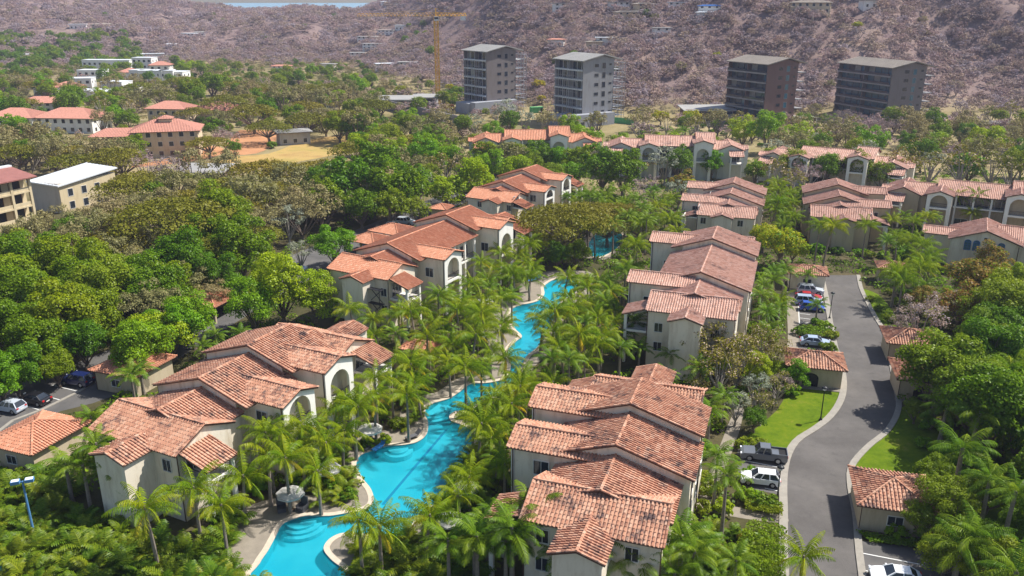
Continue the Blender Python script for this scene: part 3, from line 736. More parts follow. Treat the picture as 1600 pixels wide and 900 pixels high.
villa('villa with clean orange tiles and black cross bracing on its end wall, beside open carports', -21.59, 133.6, 60.3, .81, 1, 18.77, 1.13, 23.39, 5.64, -2.95, -9.87, 1.2, 1, 'tile_orange', 'stucco', group=VG)
villa('villa with faded pinkish tiles in long steps, beside the row of red and blue cars', 29.13, 120.97, 71.19, 1.02, -1, 12.47, -2.99, 16.83, -2.64, -9.22, -16.32, -.34, 1, 'tile_pink', 'stucco', group=VG)
villa('pink orange roofed villa with white arches, behind the broad umbrella tree', -3.26, 193.96, 60.6, -1.3, 1, 11.93, 1.98, 15.77, 6.68, -.57, -6.86, 1.42, 1, 'tile_orange', 'stucco', group=VG)
villa('faded pink roofed villa among palms, behind the yellow flowering tree', 49.16, 184.06, 71.2, -1.7, -1, 6.93, .23, 10.0, .68, -4.99, -10.51, -.66, 1, 'tile_pink', 'stucco', group=VG)
villa('villa with a tall windowless beige stair tower, at the top end of the asphalt road', 72.42, 180.22, 74.0, -1.2, 1, 6.4, -.51, 9.98, .92, -4.38, -11.11, .44, 1, 'tile_pink', 'stucco_tan', group=VG, stair_win=False)
villa('long villa with two pale arched gables and orange tiles, below the tower crane', -2.36, 265.9, 0, .78, 1, 14.0, 0, 16.71, 2.39, -5.87, -11.5, 0, 0, 'tile_orange', 'stucco_sage', group=VG)
villa('long villa with two pale green arched gables, below the grey concrete tower block', 40.54, 254.86, -8.5, .82, 1, 15.0, 0, 16.83, 1.2, -7.0, -12.5, -.3, 0, 'tile_pink', 'stucco_sage', group=VG)
villa('long low villa half hidden by bare pale trees, below the brown panelled tower block', 85, 243, -30, -.6, 1, 15.0, 0, 16.6, 1.0, -7.0, -12.2, 0, 0, 'tile_pink', 'stucco', group=VG)
villa('long villa with two storey open balconies, behind a pair of tall palms', 101, 194, -30, -.4, 1, 15.0, 0, 16.6, 1.0, -7.0, -12.2, 0, 1, 'tile_pink', 'stucco_tan', group=VG)

# villa with two pairs of arched windows
def window_villa():
    p = at(1486, 372, 6.3); rz = rad(-28)
    o = thing('villa', 'villa with two pairs of blue arched windows, behind the orange leaved tree', 'villa', (p.x, p.y, 0), rz, VG)
    ro = Roof(1); w = MB()
    ro.gable('y', -.4, 11, -.5, 5.9, 12.3, 8.5, .36); prism_wall(w, 'y', 0, 10.5, 0, 5.9, 11.8, 8.33, .36)
    ro.gable('x', -5.2, 2, 3.4, 6.2, 9, 6.9, .33); prism_wall(w, 'x', -4.8, 1, 3.9, 6.2, 8.5, 6.73, .33)
    ro.gable('x', 8, 34, 2.0, 7.5, 12, 8.2, .36); prism_wall(w, 'x', 9, 33.5, 2.6, 7.5, 11.4, 8.03, .36)
    ro.gable('y', 9, 19, 13, 17, 21, 9.4, .36); prism_wall(w, 'y', 9.4, 18.5, 13.5, 17, 20.5, 9.23, .36)
    for x in (3.0, 4.5, 7.2, 8.7): win(o, (x, 0, 4.4), (0, -1), 1.05, 1.5, 3, 2, glass='glass_teal', arch=True, frame='blue_paint')
    for x in (14, 17.6, 21.2, 25):
        for z in (4.4, .9): win(o, (x, 2.6, z), (0, -1), 1.8, 1.7, 1, 2)
    win(o, (5.9, 0, 6.6), (0, -1), .5, .5, 1, 1)
    MB().tube([(11.6, -.06, .1), (11.6, -.06, 6)], [.06, .06], 6).build('rain_pipe', M['fascia'], o)
    w.build('wall', M['stucco'], o); ro.done(o, 'tile_pink')
    FOOT.append((p.x, p.y, rz, -5, 34, 0, 19, 'v'))
window_villa()

# ------------------------------------------------------------------ tiled gatehouses, carports and huts
def gatehouse(label, p, rz, w, d, ze=3.0, tiles='tile_weathered', lod=1, arch=True, openf=False, k=.36, group='tiled garden houses and carports', name='gatehouse', cat='outbuilding', wall='stucco_tan'):
    """p: roof corner next to the viewer and the road; the roof spans w along local x and d along local y"""
    o = thing(name, label, cat, (p.x, p.y, 0), rz, group)
    ro = Roof(lod); a = ro.hip(0, w, 0, d, ze, k)
    MB().tube([(a[0], a[1], a[2]), (a[0], a[1], a[2]+.75)], [.05, .015], 6).build('finial', M['iron_dark'], o)
    b = MB(); i = .55
    if openf:
        for x in (i, w/2, w-i):
            for y in (i, d-i): column(o, x, y, 0, ze-.15, .35, 'stucco_tan')
        b.box(i-.1, w-i+.1, d-i-.12, d-i+.12, 0, ze-.12); b.build('wall', M[wall], o)
    elif arch:
        x0, x1, r = w*.30, w*.30+2.1, 1.05; K = 8
        for (u0, u1, z0_, z1_) in ((i, x0, 0, ze-.1), (x1, w-i, 0, ze-.1)): b.face([(u0,i,z0_),(u1,i,z0_),(u1,i,z1_),(u0,i,z1_)])
        cx = (x0+x1)/2; arc = [(cx+r*math.cos(math.pi*q/K), 1.3+.75*math.sin(math.pi*q/K)) for q in range(K+1)]
        b.face([(x, i, z) for x, z in [(x0,1.3)]+arc[::-1][1:-1]+[(x1,1.3),(x1,ze-.1),(x0,ze-.1)]])
        for (xa, za), (xb, zb) in zip(arc, arc[1:]): b.face([(xa,i,za),(xa,i+.35,za),(xb,i+.35,zb),(xb,i,zb)])
        for x in (x0, x1): b.face([(x,i,0),(x,i+.35,0),(x,i+.35,1.3),(x,i,1.3)])
        for (A, B) in (((i,d-i),(i,i)), ((w-i,i),(w-i,d-i)), ((w-i,d-i),(i,d-i))): b.face([(*A,0),(*B,0),(*B,ze-.1),(*A,ze-.1)])
        b.build('wall', M[wall], o)
        MB().box(x0+.02, x1-.02, i+.3, i+.34, .02, 2.1).build('door', M['iron_dark'], o)
        MB().box(i-.3, w-i+.2, i-.9, i-.02, .01, .1).build('doorstep', M['pavement'], o)
    else:
        b.box(i, w-i, i, d-i, 0, ze-.1); b.build('wall', M[wall], o)
        win(o, (w*.5, i, 1.0), (0, -1), 1.4, 1.0, 1, 2)
    MB().box(i+.01, i+.07, i-.07, i-.01, .05, ze-.15).build('rain_pipe', M['fascia'], o)
    ro.done(o, tiles)
    FOOT.append((p.x, p.y, rz, 0, w, 0, d, 'g'))
    return o
RZ = rad(-14.6)
gatehouse('square outbuilding with a spiked hipped roof, its shadow falling on the road', at(1339,790,3), RZ, 7.6, 7.6, lod=2, arch=False)
gatehouse('hip roofed outbuilding with a dark doorway behind a young lawn tree', at(1401,593,3), RZ, 7.9, 7.2, lod=1)
gatehouse('small hip roofed outbuilding tucked under a pale flowering tree beside the road', at(1385,536,3), RZ, 7.4, 6.8, lod=1, arch=False)
q = at(1325,581,3); gatehouse('tile roofed outbuilding with a black arched doorway above the mown lawn', q-Vector((math.cos(RZ), math.sin(RZ), 0))*8.0, RZ, 8.0, 6.4, lod=1)
q = at(1296,432,3); gatehouse('cream walled hip roofed outbuilding beside the bay of red and blue cars', q-Vector((math.cos(RZ), math.sin(RZ), 0))*7.3, RZ, 7.3, 5.5, lod=1, arch=False, wall='stucco')
gatehouse('little tiled outbuilding almost hidden by palms at the road end', at(1372,420,3), RZ, 5.5, 5.0, lod=1, arch=False)
gatehouse('large hip roofed carport with orange tiles at the corner of the palm thicket', at(50,713,3)+Vector((-7.4,2.7,0)), rad(-20), 7.8, 8.5, lod=2, tiles='tile_orange', arch=False, name='carport')
gatehouse('carport with an orange roof half hidden by trees, beside two dark parked cars', at(178,586,3)+Vector((-4.2,1.5,0)), rad(-20), 8.0, 8.0, lod=1, tiles='tile_orange', arch=False, name='carport')
gatehouse('carport with an orange tile roof deep among dark trees by the service road', at(330,481,3)+Vector((-7.5,2.5,0)), rad(-18), 8.5, 8, lod=1, tiles='tile_orange', openf=True, name='carport')
gatehouse('open carport with clean orange tiles, the lower of two side by side', at(572,381,3)+Vector((-5,3,0)), rad(-32), 8, 7, lod=1, tiles='tile_orange', openf=True, name='carport')
gatehouse('open carport with clean orange tiles, next to the parked silver cars', at(600,366,3)+Vector((-4,3,0)), rad(-32), 8.5, 7.5, lod=1, tiles='tile_orange', openf=True, name='carport')
gatehouse('small orange tiled roof peeping out of trees behind the parked silver car', at(668,326,3), rad(-20), 5, 5, lod=1, tiles='tile_orange', arch=False)
gatehouse('tile roofed poolside hut on columns among coconut palms', at(622,545,3), rad(-20), 5.2, 4.0, lod=1, tiles='tile_orange', openf=True, name='pool_hut', cat='pool hut')
# ------------------------------------------------------------------ tower blocks, crane and building site
def pane_win(par, x, y, z, w, h, ax, sg, glass='glass_dark', frame='dark_slab', d=.06, name='window'):
    """small window as one piece: frame ring and glass; ax is the wall's normal axis"""
    b = MB(); f = .09
    def P(u, q, e): return (u, y+sg*e, q) if ax == 'y' else (x+sg*e, u, q)
    c = x if ax == 'y' else y
    def bx(u0, u1, q0, q1, e0, e1, mi):
        p = [P(u0,q0,e0),P(u1,q0,e0),P(u1,q1,e0),P(u0,q1,e0),P(u0,q0,e1),P(u1,q0,e1),P(u1,q1,e1),P(u0,q1,e1)]
        for k in ((3,2,1,0),(4,5,6,7),(0,1,5,4),(1,2,6,5),(2,3,7,6),(3,0,4,7)): b.face([p[i] for i in k], mi)
    bx(c-w/2, c+w/2, z, z+h, .004, .03, 1)
    for (u0,u1,q0,q1) in ((c-w/2-f,c-w/2,z-f,z+h+f),(c+w/2,c+w/2+f,z-f,z+h+f),(c-w/2,c+w/2,z+h,z+h+f),(c-w/2,c+w/2,z-f,z)): bx(u0,u1,q0,q1,.005,d,0)
    return b.build(name, [M[frame], M[glass]], par)
def tower(label, px, py, phi, Lf, Rf, eave_px, style):
    p = at(px, py, 0); p.z = 0; s = scale_at(p); H = (py-eave_px)/s/.985
    o = thing('tower_block', label, 'tower block', (p.x, p.y, tz(p.x, p.y)-.6), rad(phi), 'four tower blocks at the foot of the hill')
    wallm, slabm, glassm, roofm = dict(raw=('concrete','slab_pale','glass_dark','metal_roof'), rawb=('grey_panel','slab_pale','glass_dark','metal_roof'), brown=('brown_panel','dark_slab','glass_green','metal_roof_brown'), brown2=('grey_panel','dark_slab','glass_teal','metal_roof_brown'))[style]
    raw = style.startswith('raw'); NF = 7; fh = H/NF; rc = 1.9; xe = Rf-3.4
    w = MB(); w.box(rc, xe, 0, Lf, 0, H-.05); w.box(xe-.02, Rf-1.9, 1.8, Lf, 0, H-.08)
    w.face([(rc,.001,H-.05),(xe+1.2,.001,H-.05),(Rf*.52,.001,H+1.9)]); w.face([(rc,Lf,H-.05),(Rf*.52,Lf,H+1.9),(xe+1.2,Lf,H-.05)])
    w.box(-.02, rc, 0, .35, 0, H-.1); w.box(-.02, rc, Lf*.5-.2, Lf*.5+.2, 0, H-.1); w.box(-.02, rc, Lf-.35, Lf, 0, H-.1)
    w.build('wall', M[wallm], o)
    r = MB()
    for x0, x1, z0, z1 in ((-1.0, Rf*.52, H+.15, H+2.5), (Rf*.52, Rf+.6, H+2.5, H+.2)):
        a = [(x0,-1.1,z0),(x1,-1.1,z1),(x1,Lf+.8,z1),(x0,Lf+.8,z0)]; b_ = [(x,y,z-.32) for x,y,z in a]
        if z1 < z0: pass
        r.face(a); r.face(b_[::-1])
        for i in range(4): j = (i+1) % 4; r.face([b_[i], b_[j], a[j], a[i]])
        n = int(Lf/1.2)
        for q in range(n): y = -1+q*(Lf+1.7)/n; r.bar((x0, y, z0+.05), (x1, y, z1+.05), .08, .08)
    r.build('roof', M[roofm], o)
    for f in range(1, NF+1):
        z = f*fh
        if f < NF:
            sl = MB(); sl.box(-.8 if not raw else -.5, rc-.01, .36, Lf-.36, z-.32, z+.26); sl.build('floor_slab', M[slabm], o)
            sl = MB(); sl.box(xe+.01, Rf+(.5 if f % 2 else .9), -.35, 4.6, z-.16, z+.14); sl.build('balcony', M['slab_pale' if raw else 'concrete'], o)
        z0 = z-fh+.2
        if z0 < fh*.8 and raw: continue
        for half in (0, 1):
            ya, yb = (.36+half*Lf*.5, Lf*.5*(half+1)-.36); n = 3 if Lf < 27 else 4
            for q in range(n):
                yc = ya+(yb-ya)*(q+.5)/n
                pane_win(o, rc, yc, z0, (yb-ya)/n-.25, fh-.75, 'x', -1, R.choice([glassm, glassm, glassm, 'glass_curtain' if R.random() < .5 else 'glass_dark', 'glass_teal' if not raw else 'glass_dark']), 'iron_dark' if not raw else 'slab_pale', .10, 'glass_door')
        if not raw and f > 1:
            g = MB(); g.box(-.72, -.66, .4, Lf*.5-.25, z-fh+.16, z-fh+1.15); g.box(-.72, -.66, Lf*.5+.25, Lf-.4, z-fh+.16, z-fh+1.15); g.build('balustrade', M['glass_dark'], o)
        if f > 1:
            x0 = rc+(xe-rc)*.0
            pane_win(o, rc+(xe-rc)*.36, 0, z0+1.0, 2.1, 1.3, 'y', -1, 'glass_dark', wallm); pane_win(o, rc+(xe-rc)*.63, 0, z0+.4, 1.7, 2.2, 'y', -1, glassm if raw else 'glass_teal', 'dark_slab'); pane_win(o, rc+(xe-rc)*.87, 0, z0+1.5, 1.3, .8, 'y', -1, 'glass_dark', wallm)
        pane_win(o, xe+.75, 1.8, z0, 1.3, fh-.8, 'y', -1, 'glass_dark' if raw else 'glass_teal', 'dark_slab', .08, 'glass_door')
    if raw:
        # podium and scaffolding
        b = MB(); b.box(-9, Rf*.75, -3.5, .6, -.5, fh*1.5); b.box(-10, 0.02, .4, Lf*.6, -.5, fh*1.35); b.build('podium', M['blue_grey_panel'], o)
        for x in (-6.5, -2.5, 2.5, 7): pane_win(o, x, -3.5, .3, 2.4, 2.6, 'y', -1, 'glass_dark', 'slab_pale', .08, 'opening')
        sc = MB(); xs = Rf+1.0
        for y in np.arange(-1, Lf*.6, 2.2):
            for x in (xs, xs+1.3): sc.bar((x, y, 0), (x, y, H-1), .13)
        for z in np.arange(2, H-1, 2.0):
            for x in (xs, xs+1.3): sc.bar((x, -1, z), (x, Lf*.6, z), .10)
            sc.box(xs, xs+1.3, -1, Lf*.6, z-.05, z)
        for x in (-1.2, -2.3):
            for y in np.arange(2, Lf, 3): sc.bar((x, y, fh*1.3), (x, y, H-4), .11)
        for z in np.arange(fh*1.5, H-4, 2.2): sc.bar((-2.3, 2, z), (-2.3, Lf-1, z), .09)
        sc.build('scaffolding', M['scaffold'], o, kind='stuff')
    else:
        b = MB(); b.box(-6 if style == 'brown' else -2.5, .05, -.6, Lf*.9, -.5, fh*1.12); b.build('podium', M['dark_slab'], o)
        b = MB(); b.box(xe+2, Rf+9, -2.5, 5, 3.1, 3.4)
        for x in (xe+3, Rf+8.5): b.box(x-.15, x+.15, -2, -1.7, 0, 3.1)
        b.build('canopy', M['slab_pale'], o)
        for x in (rc+2, rc+6, rc+10): pane_win(o, x, 0, .1, 3, 2.7, 'y', -1, 'glass_dark', wallm, .08, 'opening')
    FOOT.append((p.x, p.y, rad(phi), -10 if raw else -7, Rf+3, -5, Lf+2, 't'))
tower('dark grey unfinished tower block with white slab edges, standing beside the yellow crane', 761, 180, 37, 18.5, 20, 88, 'rawb')
tower('pale grey concrete tower block under construction wrapped in scaffolding, with a green edged roof', 909, 198, 34, 19.5, 20, 99, 'raw')
tower('reddish brown finished tower block with dark glass balconies and a low pavilion beside it', 1191, 199, 26, 24.5, 20, 104, 'brown')
tower('widest brown tower block with long dark balconies, standing alone beyond the car park', 1382, 199, 17, 34, 20.5, 109, 'brown2')

def crane():
    p = at(685, 166); z0 = tz(p.x, p.y); s = scale_at(p)
    o = thing('tower_crane', 'tall yellow tower crane with a horizontal jib, on the building site', 'crane', (p.x, p.y, z0-.5), rad(8))
    H = 132/s*1.0; w = .95
    b = MB()
    for x in (-w, w):
        for y in (-w, w): b.bar((x, y, 0), (x, y, H), .42)
    z = 0; k = 0
    while z < H-2:
        for a, c in (((-w,-w),(w,-w)), ((w,-w),(w,w)), ((w,w),(-w,w)), ((-w,w),(-w,-w))):
            if k % 2: a, c = c, a
            b.bar((*a, z), (*c, z+1.9), .24); b.bar((*a, z+1.9), (*c, z+1.9), .22)
        z += 1.9; k += 1
    b.build('mast', M['crane_yellow'], o)
    def boom(L, sg, name, f):
        j = MB(); n = int(L/1.8)
        for y in (-.7, .7): j.bar((0, y, H), (sg*L, y, H), .3*f)
        j.bar((0, 0, H+1.5), (sg*L, 0, H+1.2), .3*f)
        for i in range(n):
            x0, x1 = sg*L*i/n, sg*L*(i+1)/n
            for y in (-.7, .7): j.bar((x0, y, H), ((x0+x1)/2, 0, H+1.4), .17*f); j.bar(((x0+x1)/2, 0, H+1.4), (x1, y, H), .17*f)
            j.bar((x0, -.7, H), (x1, .7, H), .08*f)
        return j.build(name, M['crane_yellow'], o)
    boom(38, -1, 'jib', .5); boom(15, 1, 'counter_jib', 1)
    MB().box(12, 14.6, -1, 1, H-2.1, H-.1).build('counterweight', M['slab_pale'], o)
    c = MB().box(-1, 1.1, -2.6, -1.05, H-2.2, H-.2).build('cab', M['white_sheet'], o)
    MB().box(-.9, 1.0, -2.65, -2.61, H-1.5, H-.5).build('window', M['glass_dark'], c)
    a = MB(); a.bar((0,0,H), (0,0,H+3.6), .5); a.bar((0,0,H+3.5), (-24,0,H+1.4), .09); a.bar((0,0,H+3.5), (13,0,H+1.3), .09); a.build('tower_head', M['crane_yellow'], o)
crane()

def flat_pavilion(label, px, py, rz, w, d, h, roofm='metal_roof', wall='concrete', name='site_pavilion', cat='pavilion', over=1.2, slope=.06):
    p = on_land(px, py) or at(px, py)
    o = thing(name, label, cat, (p.x, p.y, p.z-.4), rad(rz))
    b = MB(); b.box(-w/2, w/2, .02, d, 0, h); b.build('wall', M[wall], o)
    r = MB(); pts = [(-w/2-over,-over,h-slope*d*.5+.1),(w/2+over,-over,h-slope*d*.5+.1),(w/2+over,d+over,h+slope*d+.3),(-w/2-over,d+over,h+slope*d+.3)]
    lo = [(x,y,z-.35) for x,y,z in pts]; r.face(pts); r.face(lo[::-1])
    for i in range(4): j = (i+1) % 4; r.face([lo[i],lo[j],pts[j],pts[i]])
    r.build('roof', M[roofm], o)
    n = max(2, int(w/4))
    for i in range(n): pane_win(o, -w/2+w*(i+.5)/n, .02, .5, w/n-.9, h-1.4, 'y', -1, 'glass_dark', 'frame_white', .08)
    FOOT.append((p.x, p.y, rad(rz), -w/2-1, w/2+1, -1, d+1, 'p'))
    return o
flat_pavilion('open fronted site pavilion with a pale flat roof, behind the dark retaining wall', 622, 172, 0, 19, 9, 5.5)
flat_pavilion('small site shed with a sloping grey roof, at the foot of the yellow crane', 664, 168, -4, 11, 7, 5.5)
flat_pavilion('low flat roofed pavilion beside the reddish brown tower block', 1108, 190, 4, 21, 10, 5.6, 'metal_roof', 'brown_panel')
# retaining wall of the building site
p0, p1 = at(608, 176), at(725, 205)
rw = MB(); d = (p1-p0).normalized(); nn = Vector((-d.y, d.x, 0))*.5
for i in range(8):
    a = p0+(p1-p0)*(i/8); b = p0+(p1-p0)*((i+1)/8)-d*.06
    rw.prism([(a.x,a.y),(b.x,b.y),(b.x+nn.x,b.y+nn.y),(a.x+nn.x,a.y+nn.y)], 0, 5.6+.15*(i % 2))
tag(rw.build('retaining_wall', M['dark_slab']), 'long dark concrete retaining wall of the building site', 'wall')
# excavator
def excavator():
    p = at(652, 168); z0 = tz(p.x, p.y)
    o = thing('excavator', 'orange excavator with its arm raised, beside the site pavilion', 'excavator', (p.x+2, p.y-3, z0), rad(200))
    for y in (-1.1, 1.1):
        MB().tube([(-1.8,y-.3,.5),(-1.8,y+.3,.5)], [.5,.5], 8).tube([(1.8,y-.3,.5),(1.8,y+.3,.5)], [.5,.5], 8).box(-1.8,1.8,y-.3,y+.3,.03,.97).build('track', M['tyre'], o)
    MB().box(-2.2,1.3,-1.3,1.3,1.05,2.1).build('body', M['orange_paint'], o)
    c = MB().box(-.2,1.3,-1.28,-.2,2.102,3.3).build('cab', M['orange_paint'], o); MB().box(1.3,1.34,-1.2,-.3,2.3,3.2).build('window', M['glass_dark'], c)
    MB().bar((1.2,.2,1.9),(4.2,.2,4.6),.5,.7).bar((4.2,.2,4.6),(6.4,.2,2.2),.4,.5).build('arm', M['orange_paint'], o)
    MB().box(6.0,7.0,-.4,.8,1.2,2.2).build('bucket', M['iron_dark'], o)
excavator()
def container(px, py, rz, mat, label, L=6, name='site_cabin'):
    p = at(px, py); o = thing(name, label, 'cabin', (p.x, p.y, tz(p.x, p.y)), rad(rz))
    b = MB().box(-L/2, L/2, -1.2, 1.2, .1, 2.7)
    for i in range(int(L/.4)): x = -L/2+.2+i*.4; b.box(x-.08, x+.08, -1.26, -1.201, .15, 2.65)
    b.build('shell', M[mat], o); MB().box(L/2-1.4, L/2-.5, -1.30, -1.262, .15, 2.2).build('door', M['iron_dark'], o)
container(838, 180, 20, 'green_mesh', 'bright green site cabin between the two unfinished towers')
container(548, 148, -5, 'blue_paint', 'small blue roofed cabin at the edge of the scrub', 7)
container(700, 176, 3, 'orange_paint', 'rust red site container in front of the dark unfinished tower', 6)
MBf = MB()
q0, q1 = at(990, 196), at(952, 193)
for i in range(9):
    a = q0+(q1-q0)*(i/8); MBf.bar((a.x,a.y,0), (a.x,a.y,3), .12)
MBf.bar((q0.x,q0.y,2.9),(q1.x,q1.y,2.9),.08); MBf.bar((q0.x,q0.y,1.5),(q1.x,q1.y,1.5),.04,2.6)
tag(MBf.build('site_fence', M['green_mesh']), 'green mesh site fence beside the scaffolded tower', 'fence')

# ------------------------------------------------------------------ houses of the village and the hillside
def hip_house(label, px, py, rz, w, d, h, roof='roof_red', wall='house_white', floors=2, k=.42, over=1.0, land=True, group=None, name='house', flat=False, lantern=False, glass='glass_dark', win_w=1.4):
    p = on_land(px, py) if land else at(px, py)
    if p is None: p = at(px, py)
    o = thing(name, label, 'house', (p.x, p.y, p.z-.5), rad(rz), group)
    h += .5
    MB().box(-w/2, w/2, 0.01, d, -2, h).build('wall', M[wall], o)
    if flat:
        r = MB(); r.box(-w/2-over, w/2+over, -over, d+over, h+.003, h+.45); r.build('roof', M[roof], o)
    else:
        ro = Roof(0); ro.hip(-w/2-over, w/2+over, -over, d+over, h-.05, k)
        if lantern: ro.hip(-w*.12, w*.12, d*.5-w*.12, d*.5+w*.12, h+k*min(w, d)/2+.6, k); MB().box(-w*.1, w*.1, d*.5-w*.1, d*.5+w*.1, h, h+k*min(w,d)/2+.75).build('lantern', M[wall], o)
        rs = ro.s.build('roof', [M[roof], M['fascia']], o); ro.t.build('roof_tiles', M[roof], rs, kind='stuff')
    n = max(2, int(w/3.4))
    for f in range(floors):
        z = .9+f*(h/floors)
        for i in range(n): pane_win(o, -w/2+w*(i+.5)/n, .01, z+.3, win_w, min(1.5, h/floors-1.2), 'y', -1, glass, 'frame_white')
        m = max(1, int(d/4.5))
        for i in range(m):
            pane_win(o, w/2, d*(i+.5)/m, z+.3, 1.2, min(1.4, h/floors-1.2), 'x', 1, glass, 'frame_white')
    if floors > 1:
        MB().box(-w/2-.06, w/2+.06, -.08, .005, h/floors-.12, h/floors+.12).build('string_course', M[wall], o)
    FOOT.append((p.x, p.y, rad(rz), -w/2-1, w/2+1, -1, d+1, 'h'))
    return o
hip_house('three storey beige apartment house with a red lantern roof', 262, 246, 14, 21, 14, 8.8, floors=3, wall='house_beige', lantern=True)
hip_house('low beige wing with a wide red roof, attached to the lantern roofed apartment house', 190, 240, 8, 19, 9, 6.0, wall='house_beige')
hip_house('white house with a broad red hipped roof, cut by the view edge', 18, 208, -4, 19, 13, 6.2)
hip_house('white house with a broad red roof, beside the thick round dark tree', 102, 208, -6, 24, 14, 6.0)
hip_house('terraced house with a pale red roof, above the bare earth', 262, 196, -8, 17, 11, 7.0, wall='house_beige')
hip_house('house with a low pale red roof behind the umbrella trees', 335, 190, -12, 18, 12, 5.0, wall='house_beige')
hip_house('red roofed house sunk among village palms', 70, 176, 3, 22, 10, 4.5)
hip_house('small grey tin roofed shed standing alone in the dry field', 462, 226, 24, 11, 8, 4.6, roof='metal_roof', wall='shed_grey', floors=1, k=.14, name='field_shed')
flat_pavilion('flat grey roofed shelter among leafless trees', 312, 281, -3, 13, 8, 3.0, 'metal_roof', 'brown_panel', 'shelter', 'shelter')
VH = 'white houses of the far village'
vn = ['with a long upper terrace, leftmost at the top', 'with a wide front, in the middle at the top', 'with the tallest block, rightmost at the top', 'with a dark roof terrace at the left end', 'first in the lower terrace row', 'second in the lower terrace row', 'third in the lower terrace row', 'fourth in the lower terrace row', 'fifth in the lower terrace row', 'just under the roof terrace one', 'half sunk in palms in the middle', 'lowest beside the round dark tree', 'lowest beside a tall palm', 'set apart at the left', 'beside the set apart one', 'small and low under the terrace row', 'behind the terrace row', 'between the top houses and the terrace row']
for i, (px, py, w, h, fl) in enumerate([(150,112,20,8,1),(186,115,17,9,1),(224,116,15,11,1),(142,128,17,7,1),(214,131,9,8,1),(229,132,9,8,1),(245,132,9,8,1),(261,132,9,8,1),(277,131,9,7,1),(127,143,13,7,1),(176,146,14,6,1),(140,158,15,5,1),(160,160,12,5,1),(72,151,15,5,0),(100,150,13,5,0),(205,148,10,4,1),(250,118,14,7,0),(200,128,12,6,0)]):
    nm = f'white flat roofed village house {vn[i]}' if fl else f'white village house with a small red roof {vn[i]}'
    hip_house(nm, px, py, R.uniform(-14, 14), w*.95, 10, h, roof='white_sheet' if fl else 'roof_red', floors=max(1, int(h/3.4)), flat=bool(fl), over=.15 if fl else .8, group=VH, glass='glass_dark', win_w=1.7)
HH = 'houses scattered on the hillside'
hs = [(122,44,18,'white_sheet','pale roofed hillside house on its own beside a brown roofed one'),(160,46,24,'metal_roof_brown','long brown roofed hillside house above the green valley'),(268,75,12,'white_sheet','small white roofed house at the foot of the hill'),(293,59,20,'white_sheet','white roofed house with a long terrace on the lower slope'),(312,56,12,'metal_roof','grey roofed house beside the white terrace house'),(218,91,12,'white_sheet','white roofed house at the valley edge'),(243,91,18,'white_sheet','row house with a white roof at the valley edge'),(440,111,22,'roof_red','red roofed house in the scrub at the foot of the hill'),(512,108,16,'metal_roof','low grey house among dry scrub near the hill foot'),(562,90,22,'metal_roof','dark two level house lowest on the spur'),(580,76,22,'metal_roof','stepped grey house in the middle of the spur'),(572,65,22,'metal_roof','stepped grey house with deep shaded terraces on the spur'),(602,54,20,'metal_roof','upper grey house on the spur, under the white topmost one'),(626,46,15,'white_sheet','white topmost house on the spur'),(604,108,22,'white_sheet','flat white roofed house among trees behind the crane'),(636,106,20,'metal_roof','flat grey house with a pale wall beside the crane'),(905,112,14,'metal_roof','grey house half way up behind the scaffolded tower'),(868,72,12,'roof_red','small red roofed house on the bare cutting'),(880,15,22,'metal_roof','grey roofed house high on the dark ridge'),(975,14,30,'metal_roof','long grey roofed house along the high ridge road'),(1010,16,24,'metal_roof_brown','brown roofed house along the high ridge road'),(1058,14,22,'white_sheet','pale roofed house beside the ridge road poles'),(1108,20,26,'blue_paint','house with a bright blue roof on the ridge'),(1104,30,14,'white_sheet','small white house below the blue roofed one'),(985,30,32,'metal_roof_brown','dark roofed house on the cut terrace'),(945,70,20,'white_sheet','white walled house on the terrace edge'),(1035,55,20,'metal_roof','pale terrace house beneath leafless trees'),(928,76,16,'metal_roof_brown','brown roofed house on the tan terrace'),(1265,20,46,'metal_roof_brown','long flat building strip high on the dry hillside'),(1572,207,14,'metal_roof','flat grey roof beside the hill foot, outermost'),(1545,208,11,'metal_roof_brown','small brown shed at the hill foot'),(606,8,14,'white_sheet','pale house on the far skyline'),(626,11,16,'metal_roof','grey house on the far skyline'),(400,8,12,'metal_roof_brown','brown roofed house on the skyline crest'),(1360,12,18,'metal_roof','grey roof glimpsed in the dry wood of the hill'),(30,92,16,'white_sheet','white roofed shed at the edge of the far fields')]
for px, py, w, rf, lb in hs:
    p = on_land(px, py)
    if p is None: continue
    ws = w/1.35
    pw = w*1.15/scale_at(p)*1.0 if False else max(9, min(26, w*1.3/scale_at(p)))
    hip_house(lb, px, py+1, R.uniform(-22, 22), pw, pw*.5, max(4.0, pw*.27), roof=rf, wall='house_white' if rf != 'metal_roof_brown' else 'house_beige', floors=2 if w > 18 else 1, flat=rf in ('metal_roof', 'white_sheet') and w > 14, over=.9, group=HH, name='hillside_house', k=.2)

